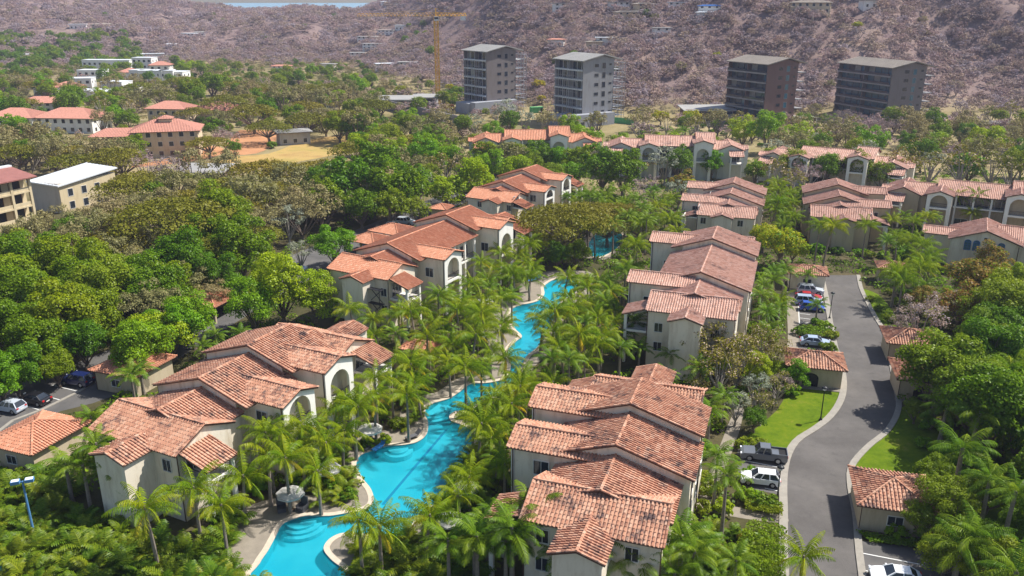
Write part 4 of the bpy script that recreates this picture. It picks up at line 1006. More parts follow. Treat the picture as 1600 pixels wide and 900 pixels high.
# yellow arcaded hotel and the big pale shed at the picture's edge
def arcade_hotel():
    p = at(50, 366)+Vector((.8, 1.8, 0)); o = thing('arcade_hotel', 'yellow four storey hotel with arcaded galleries and a red sheet roof', 'hotel', (p.x, p.y, 0), rad(66))
    L = 72; w = MB(); fh = 3.3; NF = 4; H = fh*NF
    w.box(-L, 0, 2.2, 14, 0, H); w.build('wall', M['house_yellow'], o)
    for f in range(NF):
        MB().box(-L, 0, -.1, 2.19, (f+1)*fh-.35, (f+1)*fh).build('gallery_floor', M['house_yellow'], o)
        if f: MB().box(-L, -.05, .02, .14, f*fh+.001, f*fh+.85).build('parapet', M['house_yellow'], o)
    n = 17
    for i in range(n):
        x = -L+.3+(L-.6)*i/(n-1); MB().box(x-.28, x+.28, -.12, .4, 0, H-.36).build('pillar', M['house_yellow'], o)
    for i in range(n-1):
        x = -L+.3+(L-.6)*(i+.5)/(n-1)
        for f in range(NF): pane_win(o, x, 2.2, f*fh+.15, 2.6, 2.2, 'y', -1, 'glass_dark', 'timber', .08, 'glass_door')
    r = MB()
    for y0, y1, z0, z1 in ((-1.2, 7, H-.2, H+1.3), (7, 15, H+1.3, H)):
        a = [(-L-.6,y0,z0),(1,y0,z0),(1,y1,z1),(-L-.6,y1,z1)]; b = [(x,y,z-.25) for x,y,z in a]; r.face(a); r.face(b[::-1])
        for i in range(4): j = (i+1) % 4; r.face([b[i],b[j],a[j],a[i]])
    r.build('roof', M['red_sheet'], o)
    MB().box(-L-.7, 1.1, 6.7, 7.9, H+1.2, H+1.6).build('ridge_sheet', M['white_sheet'], o)
    FOOT.append((p.x, p.y, rad(66), -L, 1, -2, 15, 'h'))
arcade_hotel()
def big_shed():
    p = at(98, 334); rz = rad(-24); o = thing('large_shed', 'large shed with a white sheet roof and blank grey and yellow walls', 'shed', (p.x, p.y, 0), rz)
    D, H = 17, 7.4
    MB().box(-10, 0, 0, D, 0, H).build('wall', M['shed_grey'], o); MB().box(.001, .25, .02, D-.02, 0, H-.05).build('side_wall', M['house_yellow'], o)
    r = MB(); a = [(-10.6,-.6,H+.05),(.8,-.6,H-.25),(.8,D+.6,H+1.3),(-10.6,D+.6,H+1.7)]; b = [(x,y,z-.3) for x,y,z in a]; r.face(a); r.face(b[::-1])
    for i in range(4): j = (i+1) % 4; r.face([b[i],b[j],a[j],a[i]])
    for i in range(9): x = -10.3+i*1.3; r.bar((x,-.6,H+.13-(x+10.6)*.026),(x,D+.6,H+1.77-(x+10.6)*.035),.07,.07)
    r.build('roof', M['white_sheet'], o)
    for y in (3, 7, 11):
        for z in (.8, 4.0): pane_win(o, .25, y, z, 1.4, 1.8, 'x', 1, 'glass_dark', 'frame_white')
    FOOT.append((p.x, p.y, rz, -11, 2, -1, D, 'h'))
big_shed()
# ------------------------------------------------------------------ vehicles
def vehicle(label, px, py, rz, kind, pc, cat='car', group='parked vehicles'):
    p = at(px, py, .7); z0 = tz(p.x, p.y)
    if p.y < 300: z0 = .014
    name = {'sedan':'sedan_car','suv':'suv_car','hatch':'hatchback_car','pickup':'pickup_truck'}[kind]
    o = thing(name, label, cat, (p.x, p.y, z0), rad(rz), group)
    L, W, H, wb, wr = dict(sedan=(4.5,1.78,1.45,2.65,.32), suv=(4.65,1.88,1.72,2.7,.37), hatch=(4.2,1.76,1.55,2.55,.33), pickup=(5.25,1.88,1.80,3.15,.39))[kind]
    l = L/2; bl = .62*H if kind != 'pickup' else 1.12; mat = M['paint_'+pc]
    gz = .22
    # lower body: side profile, lofted across
    if kind == 'sedan': prof = [(-l,.42),(-l+.04,.85),(-l+.3,.98),(-l+1.0,1.0),(.9,.98),(l-.5,.84),(l-.06,.70),(l,.42)]
    elif kind == 'suv': prof = [(-l,.46),(-l+.02,.98),(-l+.25,1.08),(.95,1.10),(l-.45,1.0),(l-.05,.85),(l,.46)]
    elif kind == 'hatch': prof = [(-l,.42),(-l+.02,.9),(-l+.2,.98),(.95,.99),(l-.45,.85),(l-.05,.72),(l,.42)]
    else: prof = [(-l,.52),(-l+.02,1.02),(-l+.3,1.04),(.95,1.14),(l-.4,1.06),(l-.04,.92),(l,.52)]
    arch = lambda cx: [(cx+(wr+.07)*math.cos(a), wr+(wr+.07)*math.sin(a)) for a in (0.05, .8, 1.57, 2.34, 3.09)]
    bottom = [(l-.12, gz)] + [(x, max(z, gz)) for x, z in arch(wb/2)] + [(x, max(z, gz)) for x, z in arch(-wb/2)] + [(-l+.12, gz)]
    full = prof + bottom
    b = MB(); layers = []
    for y, f, zf in ((-W/2, .975, .97), (-W/2+.10, 1.0, 1.0), (W/2-.10, 1.0, 1.0), (W/2, .975, .97)): layers.append([(x*f, y, gz+(z-gz)*zf) for x, z in full])
    n = len(full)
    for A, B in zip(layers, layers[1:]):
        for i in range(n): j = (i+1) % n; b.face([A[i], A[j], B[j], B[i]])
    b.face(layers[0][::-1]); b.face(layers[-1])
    if kind == 'sedan': bx = (-1.85, 1.0, -1.15, .25)
    elif kind == 'suv': bx = (-l+.08, 1.05, -l+.45, .40)
    elif kind == 'hatch': bx = (-l+.10, 1.0, -l+.55, .30)
    else: bx = (-.85, 1.05, -.68, .45)
    x0, x1, t0, t1 = bx; zb = 1.0 if kind in ('sedan', 'hatch') else 1.09; wb_, wt = W/2-.06, W/2-.26
    base = [(x0,-wb_,zb-.06),(x1,-wb_,zb-.06),(x1,wb_,zb-.06),(x0,wb_,zb-.06)]; top = [(t0,-wt,H-.03),(t1,-wt,H-.03),(t1,wt,H-.03),(t0,wt,H-.03)]
    g = MB()
    for i in range(4): j = (i+1) % 4; g.face([base[i], base[j], top[j], top[i]])
    b.face([(x,y,H-.035) for x, y, _ in top]); rt = [(x*1.0,y*.9,H+.02) for x, y, _ in top]
    b.face(rt)
    for i in range(4): j = (i+1) % 4; b.face([top[i], top[j], rt[j], rt[i]])
    for i in range(4): b.bar(base[i], top[i], .11)
    for sy in (-1, 1):
        for f in ((.5,) if kind in ('sedan', 'pickup') else (.36, .68)):
            b.bar((x0+(x1-x0)*f, sy*(wb_+.005), zb-.04), (t0+(t1-t0)*f, sy*(wt+.005), H-.03), .09)
    if kind == 'pickup':
        for y in (-W/2+.03, W/2-.1): b.box(-l+.03, -.86, y, y+.07, 1.0, 1.28)
        b.box(-l+.02, -l+.10, -W/2+.1, W/2-.1, 1.0, 1.27)
    bo = b.build('body', mat, o)
    bm = bmesh.new(); bm.from_mesh(bo.data); bmesh.ops.recalc_face_normals(bm, faces=bm.faces); bm.to_mesh(bo.data); bm.free()
    g.build('windows', M['glass_dark'], o)
    if kind == 'pickup': MB().box(-l+.12, -.9, -W/2+.12, W/2-.12, 1.045, 1.06).build('load_bed', M['tyre'], o)
    for sx in (-1, 1):
        for sy in (-1, 1):
            t = MB(); cx, cy = sx*wb/2, sy*(W/2-.11); k = 14
            t.tube([(cx, cy-.11, wr), (cx, cy+.11, wr)], [wr, wr], k); wh = t.build('wheel', M['tyre'], o)
            r = MB(); r.tube([(cx, cy+sy*.09, wr), (cx, cy+sy*.125, wr)], [wr*.64, wr*.58], 10); r.build('rim', M['rim'], wh)
    zl = .68 if kind in ('sedan', 'hatch') else .82
    for sy in (-1, 1):
        y0, y1 = sorted((sy*(W/2-.42), sy*(W/2-.06)))
        MB().box(l-.17, l-.02, y0, y1, zl, zl+.15).build('headlight', M['head_clear'], o)
        MB().box(-l-.015, -l+.12, y0+.05, y1, zl+.06, zl+.24).build('taillight', M['tail_red'], o)
        ym = sy*(W/2+.08); MB().box(x1-.35, x1-.18, min(ym-.09,ym+.09), max(ym-.09,ym+.09), zb-.02, zb+.12).build('mirror', mat, o)
    MB().box(l-.03, l+.012, -.45, .45, .34, .52).build('grille', M['tyre'], o)
    MB().box(-l-.012, -l+.02, -.26, .26, .55, .67).build('number_plate', M['frame_white'], o)
    return o
vehicle('dark grey double cab pickup truck parked beside the lawn', 1193, 709, 167, 'pickup', 'grey', 'pickup')
vehicle('white car parked between the pickup truck and the hedge', 1188, 746, 167, 'hatch', 'white')
vehicle('white car in the marked bay below the spiked outbuilding', 1400, 899, 167, 'sedan', 'white')
vehicle('silver sports utility car, parked first beside the cream outbuilding wall', 1266, 453, -13, 'suv', 'silver')
vehicle('red car squeezed between the silver and the pale blue cars', 1264, 463, -13, 'sedan', 'red')
vehicle('pale blue car between the red car and the bright blue one', 1263, 470, -13, 'suv', 'pale_blue')
vehicle('bright blue car, last in the row beside the empty marked bays', 1269, 479, -13, 'hatch', 'blue')
vehicle('silver blue sedan parked alone between shrubs and a tiled roof', 1274, 533, -14, 'sedan', 'pale_blue')
vehicle('navy sports utility car parked close to the open carport', 120, 593, 164, 'suv', 'navy')
vehicle('black sedan in the marked bay under dark trees', 53, 622, 164, 'sedan', 'black')
vehicle('silver car partly under a yellow green tree at the car park edge', 14, 634, 164, 'hatch', 'silver')
vehicle('dark car with a pale bonnet on the service road under trees', 461, 419, -14, 'suv', 'silver')
vehicle('silver sports utility car behind the open carports', 634, 346, -20, 'suv', 'silver')
vehicle('white car beside the roof edge of the open carport', 617, 352, -20, 'hatch', 'white')
vehicle('blue car in the yard in front of the reddish brown tower', 1256, 208, 5, 'sedan', 'blue')
vehicle('dark car in the yard in front of the reddish brown tower', 1243, 203, 5, 'suv', 'black')
vehicle('white van like car in the yard in front of the reddish brown tower', 1252, 201, 5, 'suv', 'white')

# ------------------------------------------------------------------ lamps
def street_lamp(label, px, py, h=4.6, g='black street lamps along the road'):
    p = at(px, py); o = thing('street_lamp', label, 'street lamp', (p.x, p.y, 0), 0, g)
    MB().lathe([(.24,0),(.24,.12),(.13,.3),(.08,.5),(.06,h-.45)], 8).build('post', M['lamp_metal'], o)
    hd = MB().lathe([(.07,h-.45),(.2,h-.38),(.24,h-.12),(.40,h-.1),(.30,h+.05),(.05,h+.15)], 8).build('lamp_head', M['lamp_metal'], o)
    MB().lathe([(.205,h-.36),(.245,h-.14)], 8).build('lamp_glass', M['lamp_glass'], hd)
street_lamp('slim black lamp post on the mown lawn inside the road bend', 1282, 657)
street_lamp('slim black lamp post in the hedge beside the parked white car', 1213, 789)
street_lamp('slim black lamp post on the kerb beside the empty marked bays', 1296, 498)
street_lamp('slim black lamp post above the far corner of the footpath', 1232, 455, 4.2)
def flood_mast():
    p = at(55, 843); o = thing('floodlight_mast', 'blue steel mast with two floodlights above the palm thicket', 'floodlight', (p.x, p.y, 0), rad(20))
    h = 6.6; MB().tube([(0,0,0),(0,0,h)], [.13,.09], 8).build('mast', M['pole_blue'], o)
    MB().bar((-.5,0,h-.1),(.5,0,h-.1),.09).build('crossarm', M['pole_blue'], o)
    for x, r in ((-.6, -.3), (.6, .5)):
        hd = MB().box(x-.38, x+.38, -.32, .28, h-.12, h+.18).build('floodlight', M['pole_blue'], o)
        MB().box(x-.33, x+.33, -.27, .23, h+.181, h+.20).build('lens', M['lamp_glass'], hd)
flood_mast()
for a, b, lb in ((318, 359, 'slender pole lamp among the dark trees by the service road'),):
    street_lamp(lb, a, b+8, 8.5)

# ------------------------------------------------------------------ poolside parasols and loungers
def parasol(label, px, py, mat='canvas_white', r=1.5, h=2.45, furn=True):
    p = at(px, py, h); o = thing('parasol', label, 'parasol', (p.x, p.y, .02), R.uniform(0, 1), 'parasols beside the pool')
    MB().lathe([(.3,0),(.3,.08),(.05,.1),(.04,h-.05)], 8).build('pole', M['timber'], o)
    b = MB(); n = 8
    ring = lambda rr, z, dz: [(rr*math.cos(2*math.pi*i/n), rr*math.sin(2*math.pi*i/n), z) for i in range(n)]
    A, B, C = ring(r, h-.42, 0), ring(r*.55, h-.14, 0), ring(r, h-.60, 0)
    for i in range(n):
        j = (i+1) % n
        m = tuple((A[i][q]+A[j][q])/2*(.965 if q < 2 else 1)+(0 if q < 2 else .03) for q in range(3))
        b.face([A[i], m, B[i]]); b.face([m, A[j], B[j]]); b.face([m, B[j], B[i]]); b.face([B[i], B[j], (0,0,h)])
        b.face([C[i], C[j], A[j], A[i]])
    b.build('canopy', M[mat], o)
    rb = MB()
    for i in range(n): rb.bar((0,0,h-.08),(A[i][0]*.98,A[i][1]*.98,h-.46),.035)
    rb.build('ribs', M['timber'], o)
    MB().lathe([(.06,h-.02),(.03,h+.15)], 6).build('finial', M['timber'], o)
    return p
def lounger(label, p, rz, mat='lounger_grey'):
    o = thing('sun_lounger', label, 'sun lounger', (p[0], p[1], .03), rad(rz), 'loungers beside the pool')
    MB().box(-.95,.55,-.33,.33,.3,.38).build('seat', M[mat], o)
    b = MB(); b.bar((.55,0,.34),(1.1,0,.85),.66,.07); b.build('backrest', M[mat], o)
    for x in (-.85, .45):
        for y in (-.28, .28): MB().box(x-.03,x+.03,y-.03,y+.03,0,.3).build('leg', M['lounger_grey'], o)
def cabana_chair(label, p, rz):
    o = thing('wicker_chair', label, 'chair', (p[0], p[1], .03), rad(rz), 'tall dark wicker chairs')
    MB().box(-.42,.42,-.42,.42,.0,.45).build('seat', M['lounger_grey'], o); MB().box(-.45,.45,.42,.52,.0,1.5).build('backrest', M['lounger_grey'], o)
    for x in (-.47,.42): MB().box(x,x+.06,-.42,.419,.46,.72).build('armrest', M['lounger_grey'], o)
pr = [('grey striped parasol over two tall wicker chairs on the paved pool end', 453, 765, 'canvas_grey'), ('white parasol by the blue towels where the pool widens', 578, 665, 'canvas_white'), ('white parasol half under coconut palms beside the narrow pool channel', 758, 467, 'canvas_white'),
      ('white parasol under palms on the rounded terrace of the channel', 757, 519, 'canvas_white'), ('grey parasol under palms on the paving between villa and pool', 511, 727, 'canvas_grey'), ('pale parasol almost covered by fronds above the pool bank', 727, 757, 'canvas_white'), ('pale parasol in the shade on the bank below it', 702, 806, 'canvas_white')]
for lb, a, b, mt in pr:
    p = parasol(lb, a, b, mt)
    if (a, b) == (453, 765):
        cabana_chair('tall dark wicker chair on the shaded side of the grey parasol', (p.x-1.0, p.y-.2), 20); cabana_chair('tall dark wicker chair on the pool side of the grey parasol', (p.x+1.1, p.y-.1), -25)
    elif (a, b) == (578, 665):
        for i in range(3): lounger(['dark sun lounger beneath the white parasol, farthest from the pool','dark sun lounger beneath the middle of the white parasol','sun lounger with a blue towel beside the white parasol'][i], (p.x-1.2+i*1.15, p.y-.9-.2*i), 60, 'towel_blue' if i == 2 else 'lounger_grey')
for i, (a, b) in enumerate(((838,437),(832,440),(645,685))):
    q = at(a, b); lounger(['sun lounger with a blue towel in the shade of the broad umbrella tree','second lounger with a blue towel beside the one in the umbrella tree shade','dark lounger on the paving at the pool steps'][i], (q.x, q.y), 40, 'towel_blue' if i < 2 else 'lounger_grey')
# cross bracing fixed to the end wall of the clean orange villa
def bracing():
    v = [o for o in COL.objects if o.name.startswith('villa') and o.parent is None][2]
    b = MB(); y = -3.87-4.2+.44
    for x0, x1 in ((3.2, 5.6),):
        for z0, z1 in ((2.4, 4.6), (4.8, 7.0)): b.bar((x0,y,z0),(x1,y,z1),.09); b.bar((x1,y-.05,z0),(x0,y-.05,z1),.09)
        for z in (2.3, 4.7, 7.1): b.box(x0-.4,x1+.4,y-.9,y+.02,z-.06,z)
        for x in (x0, x1): b.bar((x,y-.8,0),(x,y-.8,7.3),.08)
    b.build('wall_bracing', M['iron_dark'], v)
bracing()
# ------------------------------------------------------------------ vegetation
rng = np.random.default_rng(11)
def unit(n):
    v = rng.normal(size=(n, 3)); return v/np.linalg.norm(v, axis=1, keepdims=True)
def cards(centers, normals, w, h, jitter=.5):
    """one leaf-sized quad per centre, facing roughly along its normal"""
    n = len(centers); N = normals + rng.normal(size=(n, 3))*jitter; N /= np.linalg.norm(N, axis=1, keepdims=True)
    A = np.cross(N, unit(n)); A /= np.linalg.norm(A, axis=1, keepdims=True)+1e-9; B = np.cross(N, A)
    w = np.broadcast_to(w, (n,))[:, None]*rng.uniform(.6, 1.25, (n, 1)); h = np.broadcast_to(h, (n,))[:, None]*rng.uniform(.6, 1.25, (n, 1))
    V = np.stack([centers-A*w*.5, centers-B*h*.32+A*w*.1, centers+A*w*.5, centers+B*h*.5], 1).reshape(-1, 3)
    return V, np.arange(n*4).reshape(n, 4)
def crown_shape(shape, n):
    """clump centres and their radii inside a crown of radius 1 (x, y), base at z=0"""
    out = []; sx, sy, sz = rng.uniform(.85, 1.12), rng.uniform(.85, 1.12), rng.uniform(.85, 1.15)
    for i in range(n):
        a = i*2.39996+rng.uniform(-.3, .3); f = (i+.5)/n
        if shape == 'umbrella':
            r = math.sqrt(f)*.86; z = .34*math.cos(r*1.35)+rng.uniform(-.05, .05); cr = rng.uniform(.15, .23)
            out.append((r*math.cos(a), r*math.sin(a), z, cr, .5))
        elif shape == 'open':
            el = math.asin(min(1, rng.uniform(-.15, 1))); r = rng.uniform(.45, .9)
            out.append((r*math.cos(a)*math.cos(el), r*math.sin(a)*math.cos(el), .75+r*math.sin(el)*.85, rng.uniform(.13, .25), .8))
        elif shape == 'low':
            el = math.asin(f*.95); r = rng.uniform(.5, .85)
            out.append((r*math.cos(a)*math.cos(el), r*math.sin(a)*math.cos(el), .25+r*math.sin(el)*.7, rng.uniform(.2, .34), .85))
        else:
            el = math.asin(-.55+1.5*f); r = rng.uniform(.42, .92)
            out.append((r*math.cos(a)*math.cos(el)*sx, r*math.sin(a)*math.cos(el)*sy, .80+r*math.sin(el)*sz, rng.uniform(.14, .38), .85))
    return np.array(out)
def crown_mesh(name, mats, shape, nclump, nleaf, leaf, bare=False):
    c = crown_shape(shape, nclump); C = []; Nn = []
    for x, y, z, r, fl in c:
        k = int(nleaf*(r/.27)**2*rng.uniform(.75, 1.2)); d = unit(k); d[:, 2] = np.where(d[:, 2] < -.45, -d[:, 2], d[:, 2])
        rr = r*rng.uniform(.55, 1.08, (k, 1))
        C.append(np.array([[x, y, z]])+d*rr*np.array([[1, 1, fl]])); Nn.append(d*.9+np.array([[0, 0, .55]]))
    C = np.concatenate(C); Nn = np.concatenate(Nn)
    V, Fq = cards(C, Nn, leaf, leaf*1.25) if not bare else cards(C, Nn, leaf*2.4, leaf*.30, 1.5)
    mi = None
    if isinstance(mats, list) and len(mats) > 1: mi = (rng.random(len(Fq)) < .22).astype(np.int32)
    return np_mesh(name, V, Fq, mats, mi), c
def trunk_mesh(name, mat, clumps, th, shape):
    b = MB(); n = 7; tr = .075 if shape != 'umbrella' else .055
    lean = rng.uniform(-.08, .08, 2); fork = th*(.62 if shape != 'umbrella' else .55)
    b.tube([(0,0,-.1),(lean[0]*.5,lean[1]*.5,fork*.5),(lean[0],lean[1],fork)], [tr*1.25, tr, tr*.8], n)
    idx = rng.permutation(len(clumps))[:9 if shape != 'umbrella' else 14]
    for i in idx:
        x, y, z = clumps[i][:3]; z += th; m = (lean[0]+x*.45, lean[1]+y*.45, fork+(z-fork)*.42)
        b.tube([(lean[0],lean[1],fork*.93), m, (x*.9, y*.9, z-.03)], [tr*.55, tr*.33, tr*.1], 5, caps=False)
    return b.mesh(name, mat, True)
KINDS = {}
def kind(key, name, label, cat, leafm, bark, shape, rad_, th, nclump=26, nleaf=150, leaf=.075, nv=3, bare=False, lod=True):
    """th: trunk height under the crown, in crown radii; rad_: usual crown radius in metres"""
    vs = []
    for far in ((False, True) if lod else (False,)):
        for i in range(nv):
            mats = [M[l] for l in leafm] if isinstance(leafm, (list, tuple)) else M[leafm]
            k = .42 if far else 1
            cm, cl = crown_mesh('crown', mats, shape, nclump, int(nleaf*k), leaf*(1.45 if far else 1), bare)
            vs.append((cm, trunk_mesh('trunk', M[bark], cl, th, shape), far))
    KINDS[key] = dict(name=name, label=label, cat=cat, r=rad_, th=th, vs=vs, shape=shape)
kind('mango', 'mango_tree', 'dense dark green mango tree', 'tree', 'leaf_mango', 'bark', 'round', 5.2, .35, 36, 330, .062, 4)
kind('lime', 'shade_tree', 'bright lime green leafy tree', 'tree', 'leaf_lime', 'bark', 'round', 4.4, .4, 32, 300, .064, 3)
kind('mid', 'broadleaf_tree', 'mid green broadleaf tree', 'tree', 'leaf_mid', 'bark', 'round', 4.2, .5, 30, 270, .062, 4)
kind('rain', 'rain_tree', 'olive green umbrella shaped rain tree', 'tree', 'leaf_olive_green', 'bark', 'umbrella', 9.0, .5, 80, 150, .038, 3)
kind('olive', 'acacia_tree', 'dusty olive brown acacia tree', 'tree', 'leaf_olive', 'bark', 'open', 5.5, .3, 40, 170, .055, 4)
kind('silver', 'silver_leaf_tree', 'silvery grey green tree', 'tree', 'leaf_silver', 'bark_pale', 'open', 4.0, .5, 26, 110, .075, 2)
kind('yellow', 'yellow_flowering_tree', 'yellow flowering tree', 'tree', ['leaf_yellow', 'leaf_lime'], 'bark', 'low', 5.0, .7, 30, 150, .075, 2)
kind('orange', 'orange_leaved_tree', 'orange and green leaved tree', 'tree', ['leaf_orange', 'leaf_mid'], 'bark', 'round', 4.6, .4, 30, 160, .075, 2)
kind('pink', 'pale_blossom_tree', 'pale pinkish thin leaved tree', 'tree', ['leaf_pink', 'twig_grey'], 'bark_pale', 'open', 5.0, .4, 30, 95, .06, 2)
kind('thin', 'thin_leaved_tree', 'thin yellow green tree with bare twigs showing', 'tree', ['leaf_olive_green', 'twig_tan'], 'bark_pale', 'open', 4.4, .4, 26, 85, .065, 3)
kind('bare', 'leafless_tree', 'leafless grey brown tree', 'tree', ['twig_dry', 'twig_grey'], 'bark_pale', 'open', 4.6, .3, 30, 80, .075, 4, True)
kind('dry', 'dry_scrub_tree', 'dry purplish brown scrub tree', 'tree', ['twig_dry', 'twig_tan'], 'bark_pale', 'open', 4.2, .12, 24, 85, .085, 4)
kind('drygrey', 'dry_scrub_tree', 'grey mauve dry scrub tree', 'tree', ['twig_grey', 'twig_dry'], 'bark_pale', 'open', 4.2, .12, 24, 85, .085, 3)
kind('drytan', 'dry_scrub_tree', 'tan brown dry scrub tree', 'tree', ['twig_tan', 'twig_dry'], 'bark_pale', 'open', 4.2, .12, 24, 85, .085, 3)
kind('bush', 'round_bush', 'round green bush', 'bush', 'leaf_mid', 'bark', 'low', 1.7, .05, 14, 120, .14, 3)
kind('limebush', 'bright_bush', 'bright yellow green bush', 'bush', 'leaf_lime', 'bark', 'low', 1.7, .05, 14, 120, .14, 3)
kind('croton', 'croton_bush', 'orange and yellow croton bush', 'bush', 'croton_leaf', 'bark', 'low', 1.4, .05, 12, 110, .15, 2)

# palms
def frond_mesh(name, mat, L=3.3, el=55, droop=95, nl=17, wid=.62, hang=.55, lw=.12, seed=0):
    b = MB(); K = 9; pts = []; p = Vector((0,0,0)); a = rad(el)
    side = R.uniform(-.12, .12)
    for i in range(K+1):
        pts.append(p.copy()); d = Vector((math.cos(a), side*i/K, math.sin(a))); p = p+d*(L/K); a -= rad(droop)/K*(.5+1.0*i/K)
    for i in range(K):
        w0, w1 = .05*(1-i/K)+.012, .05*(1-(i+1)/K)+.012
        b.face([pts[i]+Vector((0,-w0,0)), pts[i]+Vector((0,w0,0)), pts[i+1]+Vector((0,w1,0)), pts[i+1]+Vector((0,-w1,0))])
    for i in range(nl):
        f = .12+.88*(i+.5)/nl; q = f*K; j = min(K-1, int(q)); P = pts[j].lerp(pts[j+1], q-j); T = (pts[min(j+1, K)]-pts[j]).normalized()
        ll = wid*(math.sin(math.pi*min(1, f*.88+.10))**.7)*R.uniform(.85, 1.15)+.08
        for s in (-1, 1):
            U = Vector((0, s, 0)); d = (U*1.0+T*.75+Vector((0,0,-hang))*R.uniform(.7, 1.3)).normalized(); m = P+d*ll*.55; e = P+d*ll+Vector((0,0,-ll*.30*hang))
            w = T*lw*.5
            b.face([P-w*.6, m-w, m+w, P+w*.6] if s > 0 else [P+w*.6, m+w, m-w, P-w*.6]); b.face([m-w, e, m+w] if s > 0 else [m+w, e, m-w])
    return b.mesh(name, mat)
def frond_set(mat, **kw):
    return dict(up=[frond_mesh('frond', mat, el=68, droop=85, **kw) for _ in range(2)], mid=[frond_mesh('frond', mat, el=38, droop=95, **kw) for _ in range(3)], low=[frond_mesh('frond', mat, el=6, droop=72, **kw) for _ in range(2)])
FR = {'coco': frond_set(M['palm_leaf'], L=3.65, wid=.66, hang=1.0, nl=20, lw=.10), 'dark': frond_set(M['palm_leaf_dark'], L=2.8, wid=.58, hang=.45, nl=20, lw=.10), 'royal': frond_set(M['palm_leaf_dark'], L=3.9, wid=.80, hang=.7, nl=20, lw=.12)}
DEAD = [frond_mesh('frond', M['palm_leaf_yellow'], L=2.9, el=-18, droop=55, wid=.6, hang=.8) for _ in range(2)]
def frond_plan(kindn, n):
    out = []
    for i in range(n):
        az = i*2.39996+R.uniform(-.25, .25); f = i/n
        key = 'up' if f < .22 else ('mid' if f < .68 else 'low')
        out.append((R.choice(FR[kindn][key]), az, R.uniform(-.12, .12), R.uniform(.82, 1.1)))
    if kindn == 'coco':
        for k in range(R.choice([0, 1, 1, 2])): out.append((R.choice(DEAD), R.uniform(0, 6.28), 0, R.uniform(.8, 1)))
    return out
def trunk_palm(h, r0=.17, lean=.0, ringy=True):
    b = MB(); pts = []; rr = []; K = 5
    for i in range(K+1):
        f = i/K; pts.append((lean*f*f*h, 0, h*f-.1)); rr.append(r0*(1.35-.55*f if i else 1.7))
    b.tube(pts, rr, 7); b.tube([(lean*h, 0, h-.15), (lean*h, 0, h+.35)], [r0*1.1, r0*.5], 6)
    return b.mesh('trunk', M['palm_bark'], True), (lean*h, 0, h)
TP = {(h, l): trunk_palm(h, .16, l) for h in (4, 5.5, 7, 8.5) for l in (0, .06, .13)}
TPR = {h: trunk_palm(h, .24, .02) for h in (5, 7, 9)}
def merged_crown(kindn, n):
    V = []; Fa = []
    base = 0
    for me, az, roll, sc in frond_plan(kindn, n):
        mat = Matrix.Rotation(az, 4, 'Z') @ Matrix.Rotation(roll, 4, 'X') @ Matrix.Scale(sc, 4)
        co = np.empty(len(me.vertices)*3, np.float32); me.vertices.foreach_get('co', co); co = co.reshape(-1, 3)
        m3 = np.array(mat.to_3x3()); V.append(co@m3.T)
        for p in me.polygons: Fa.append([base+q for q in p.vertices])
        base += len(co)
    me = bpy.data.meshes.new('crown'); me.from_pydata([tuple(v) for v in np.concatenate(V)], [], Fa); me.materials.append(FR[kindn]['mid'][0].materials[0]); me.update(); return me
MC = {k: [merged_crown(k, 20) for _ in range(3)] for k in FR}
PLANTS = []      # (object, x, y, kind label, category, size)
PALM_AT = []
def palm(x, y, h=6.5, kindn='coco', near=True, sc=1.0):
    z = tz(x, y); yaw = R.uniform(0, 6.28)
    if kindn == 'royal': hk = min(TPR, key=lambda q: abs(q-h)); tm, top = TPR[hk]
    else: hk = min((4, 5.5, 7, 8.5), key=lambda q: abs(q-h)); tm, top = TP[(hk, R.choice((0, .06, .13)) if kindn == 'coco' else 0)]
    o = link({'coco':'coconut_palm','dark':'feather_palm','royal':'royal_palm'}[kindn], None, None, (x, y, z), (0, 0, yaw)); s = sc*R.uniform(.78, 1.05); o.scale = (s, s, s)
    link('trunk', tm, o)
    if near:
        for me, az, roll, k in frond_plan(kindn, 18 if kindn == 'coco' else 16):
            f = link('frond', me, o, top, (roll, 0, az)); f.scale = (k, k, k)
    else: link('crown', R.choice(MC[kindn]), o, top, (0, 0, R.uniform(0, 6)))
    lab = {'coco': 'coconut palm with drooping yellow green fronds', 'dark': 'feather palm with dark plumed fronds', 'royal': 'royal palm with a thick grey trunk'}[kindn]
    PLANTS.append((o, x, y, lab, 'palm', hk*s, {'coco':'coconut palms','dark':'feather palms','royal':'royal palms'}[kindn])); PALM_AT.append((x, y)); return o
def blocked(x, y, mg=.0, walls=True):
    if walls and blocked_by_building(x, y, mg): return True
    return any(inside(x, y, P) for P in BLOCK)
def palm_px(px, py, h=None, kindn='coco', near=True, sc=1.0):
    hs_ = [h] if h else [5.5, 6.5, 4.5, 7.5, 9]
    for hh in hs_:
        p = at(px, py, hh+.3)
        if h or not blocked(p.x, p.y, -.6): return palm(p.x, p.y, hh, kindn, near, sc)
    return None
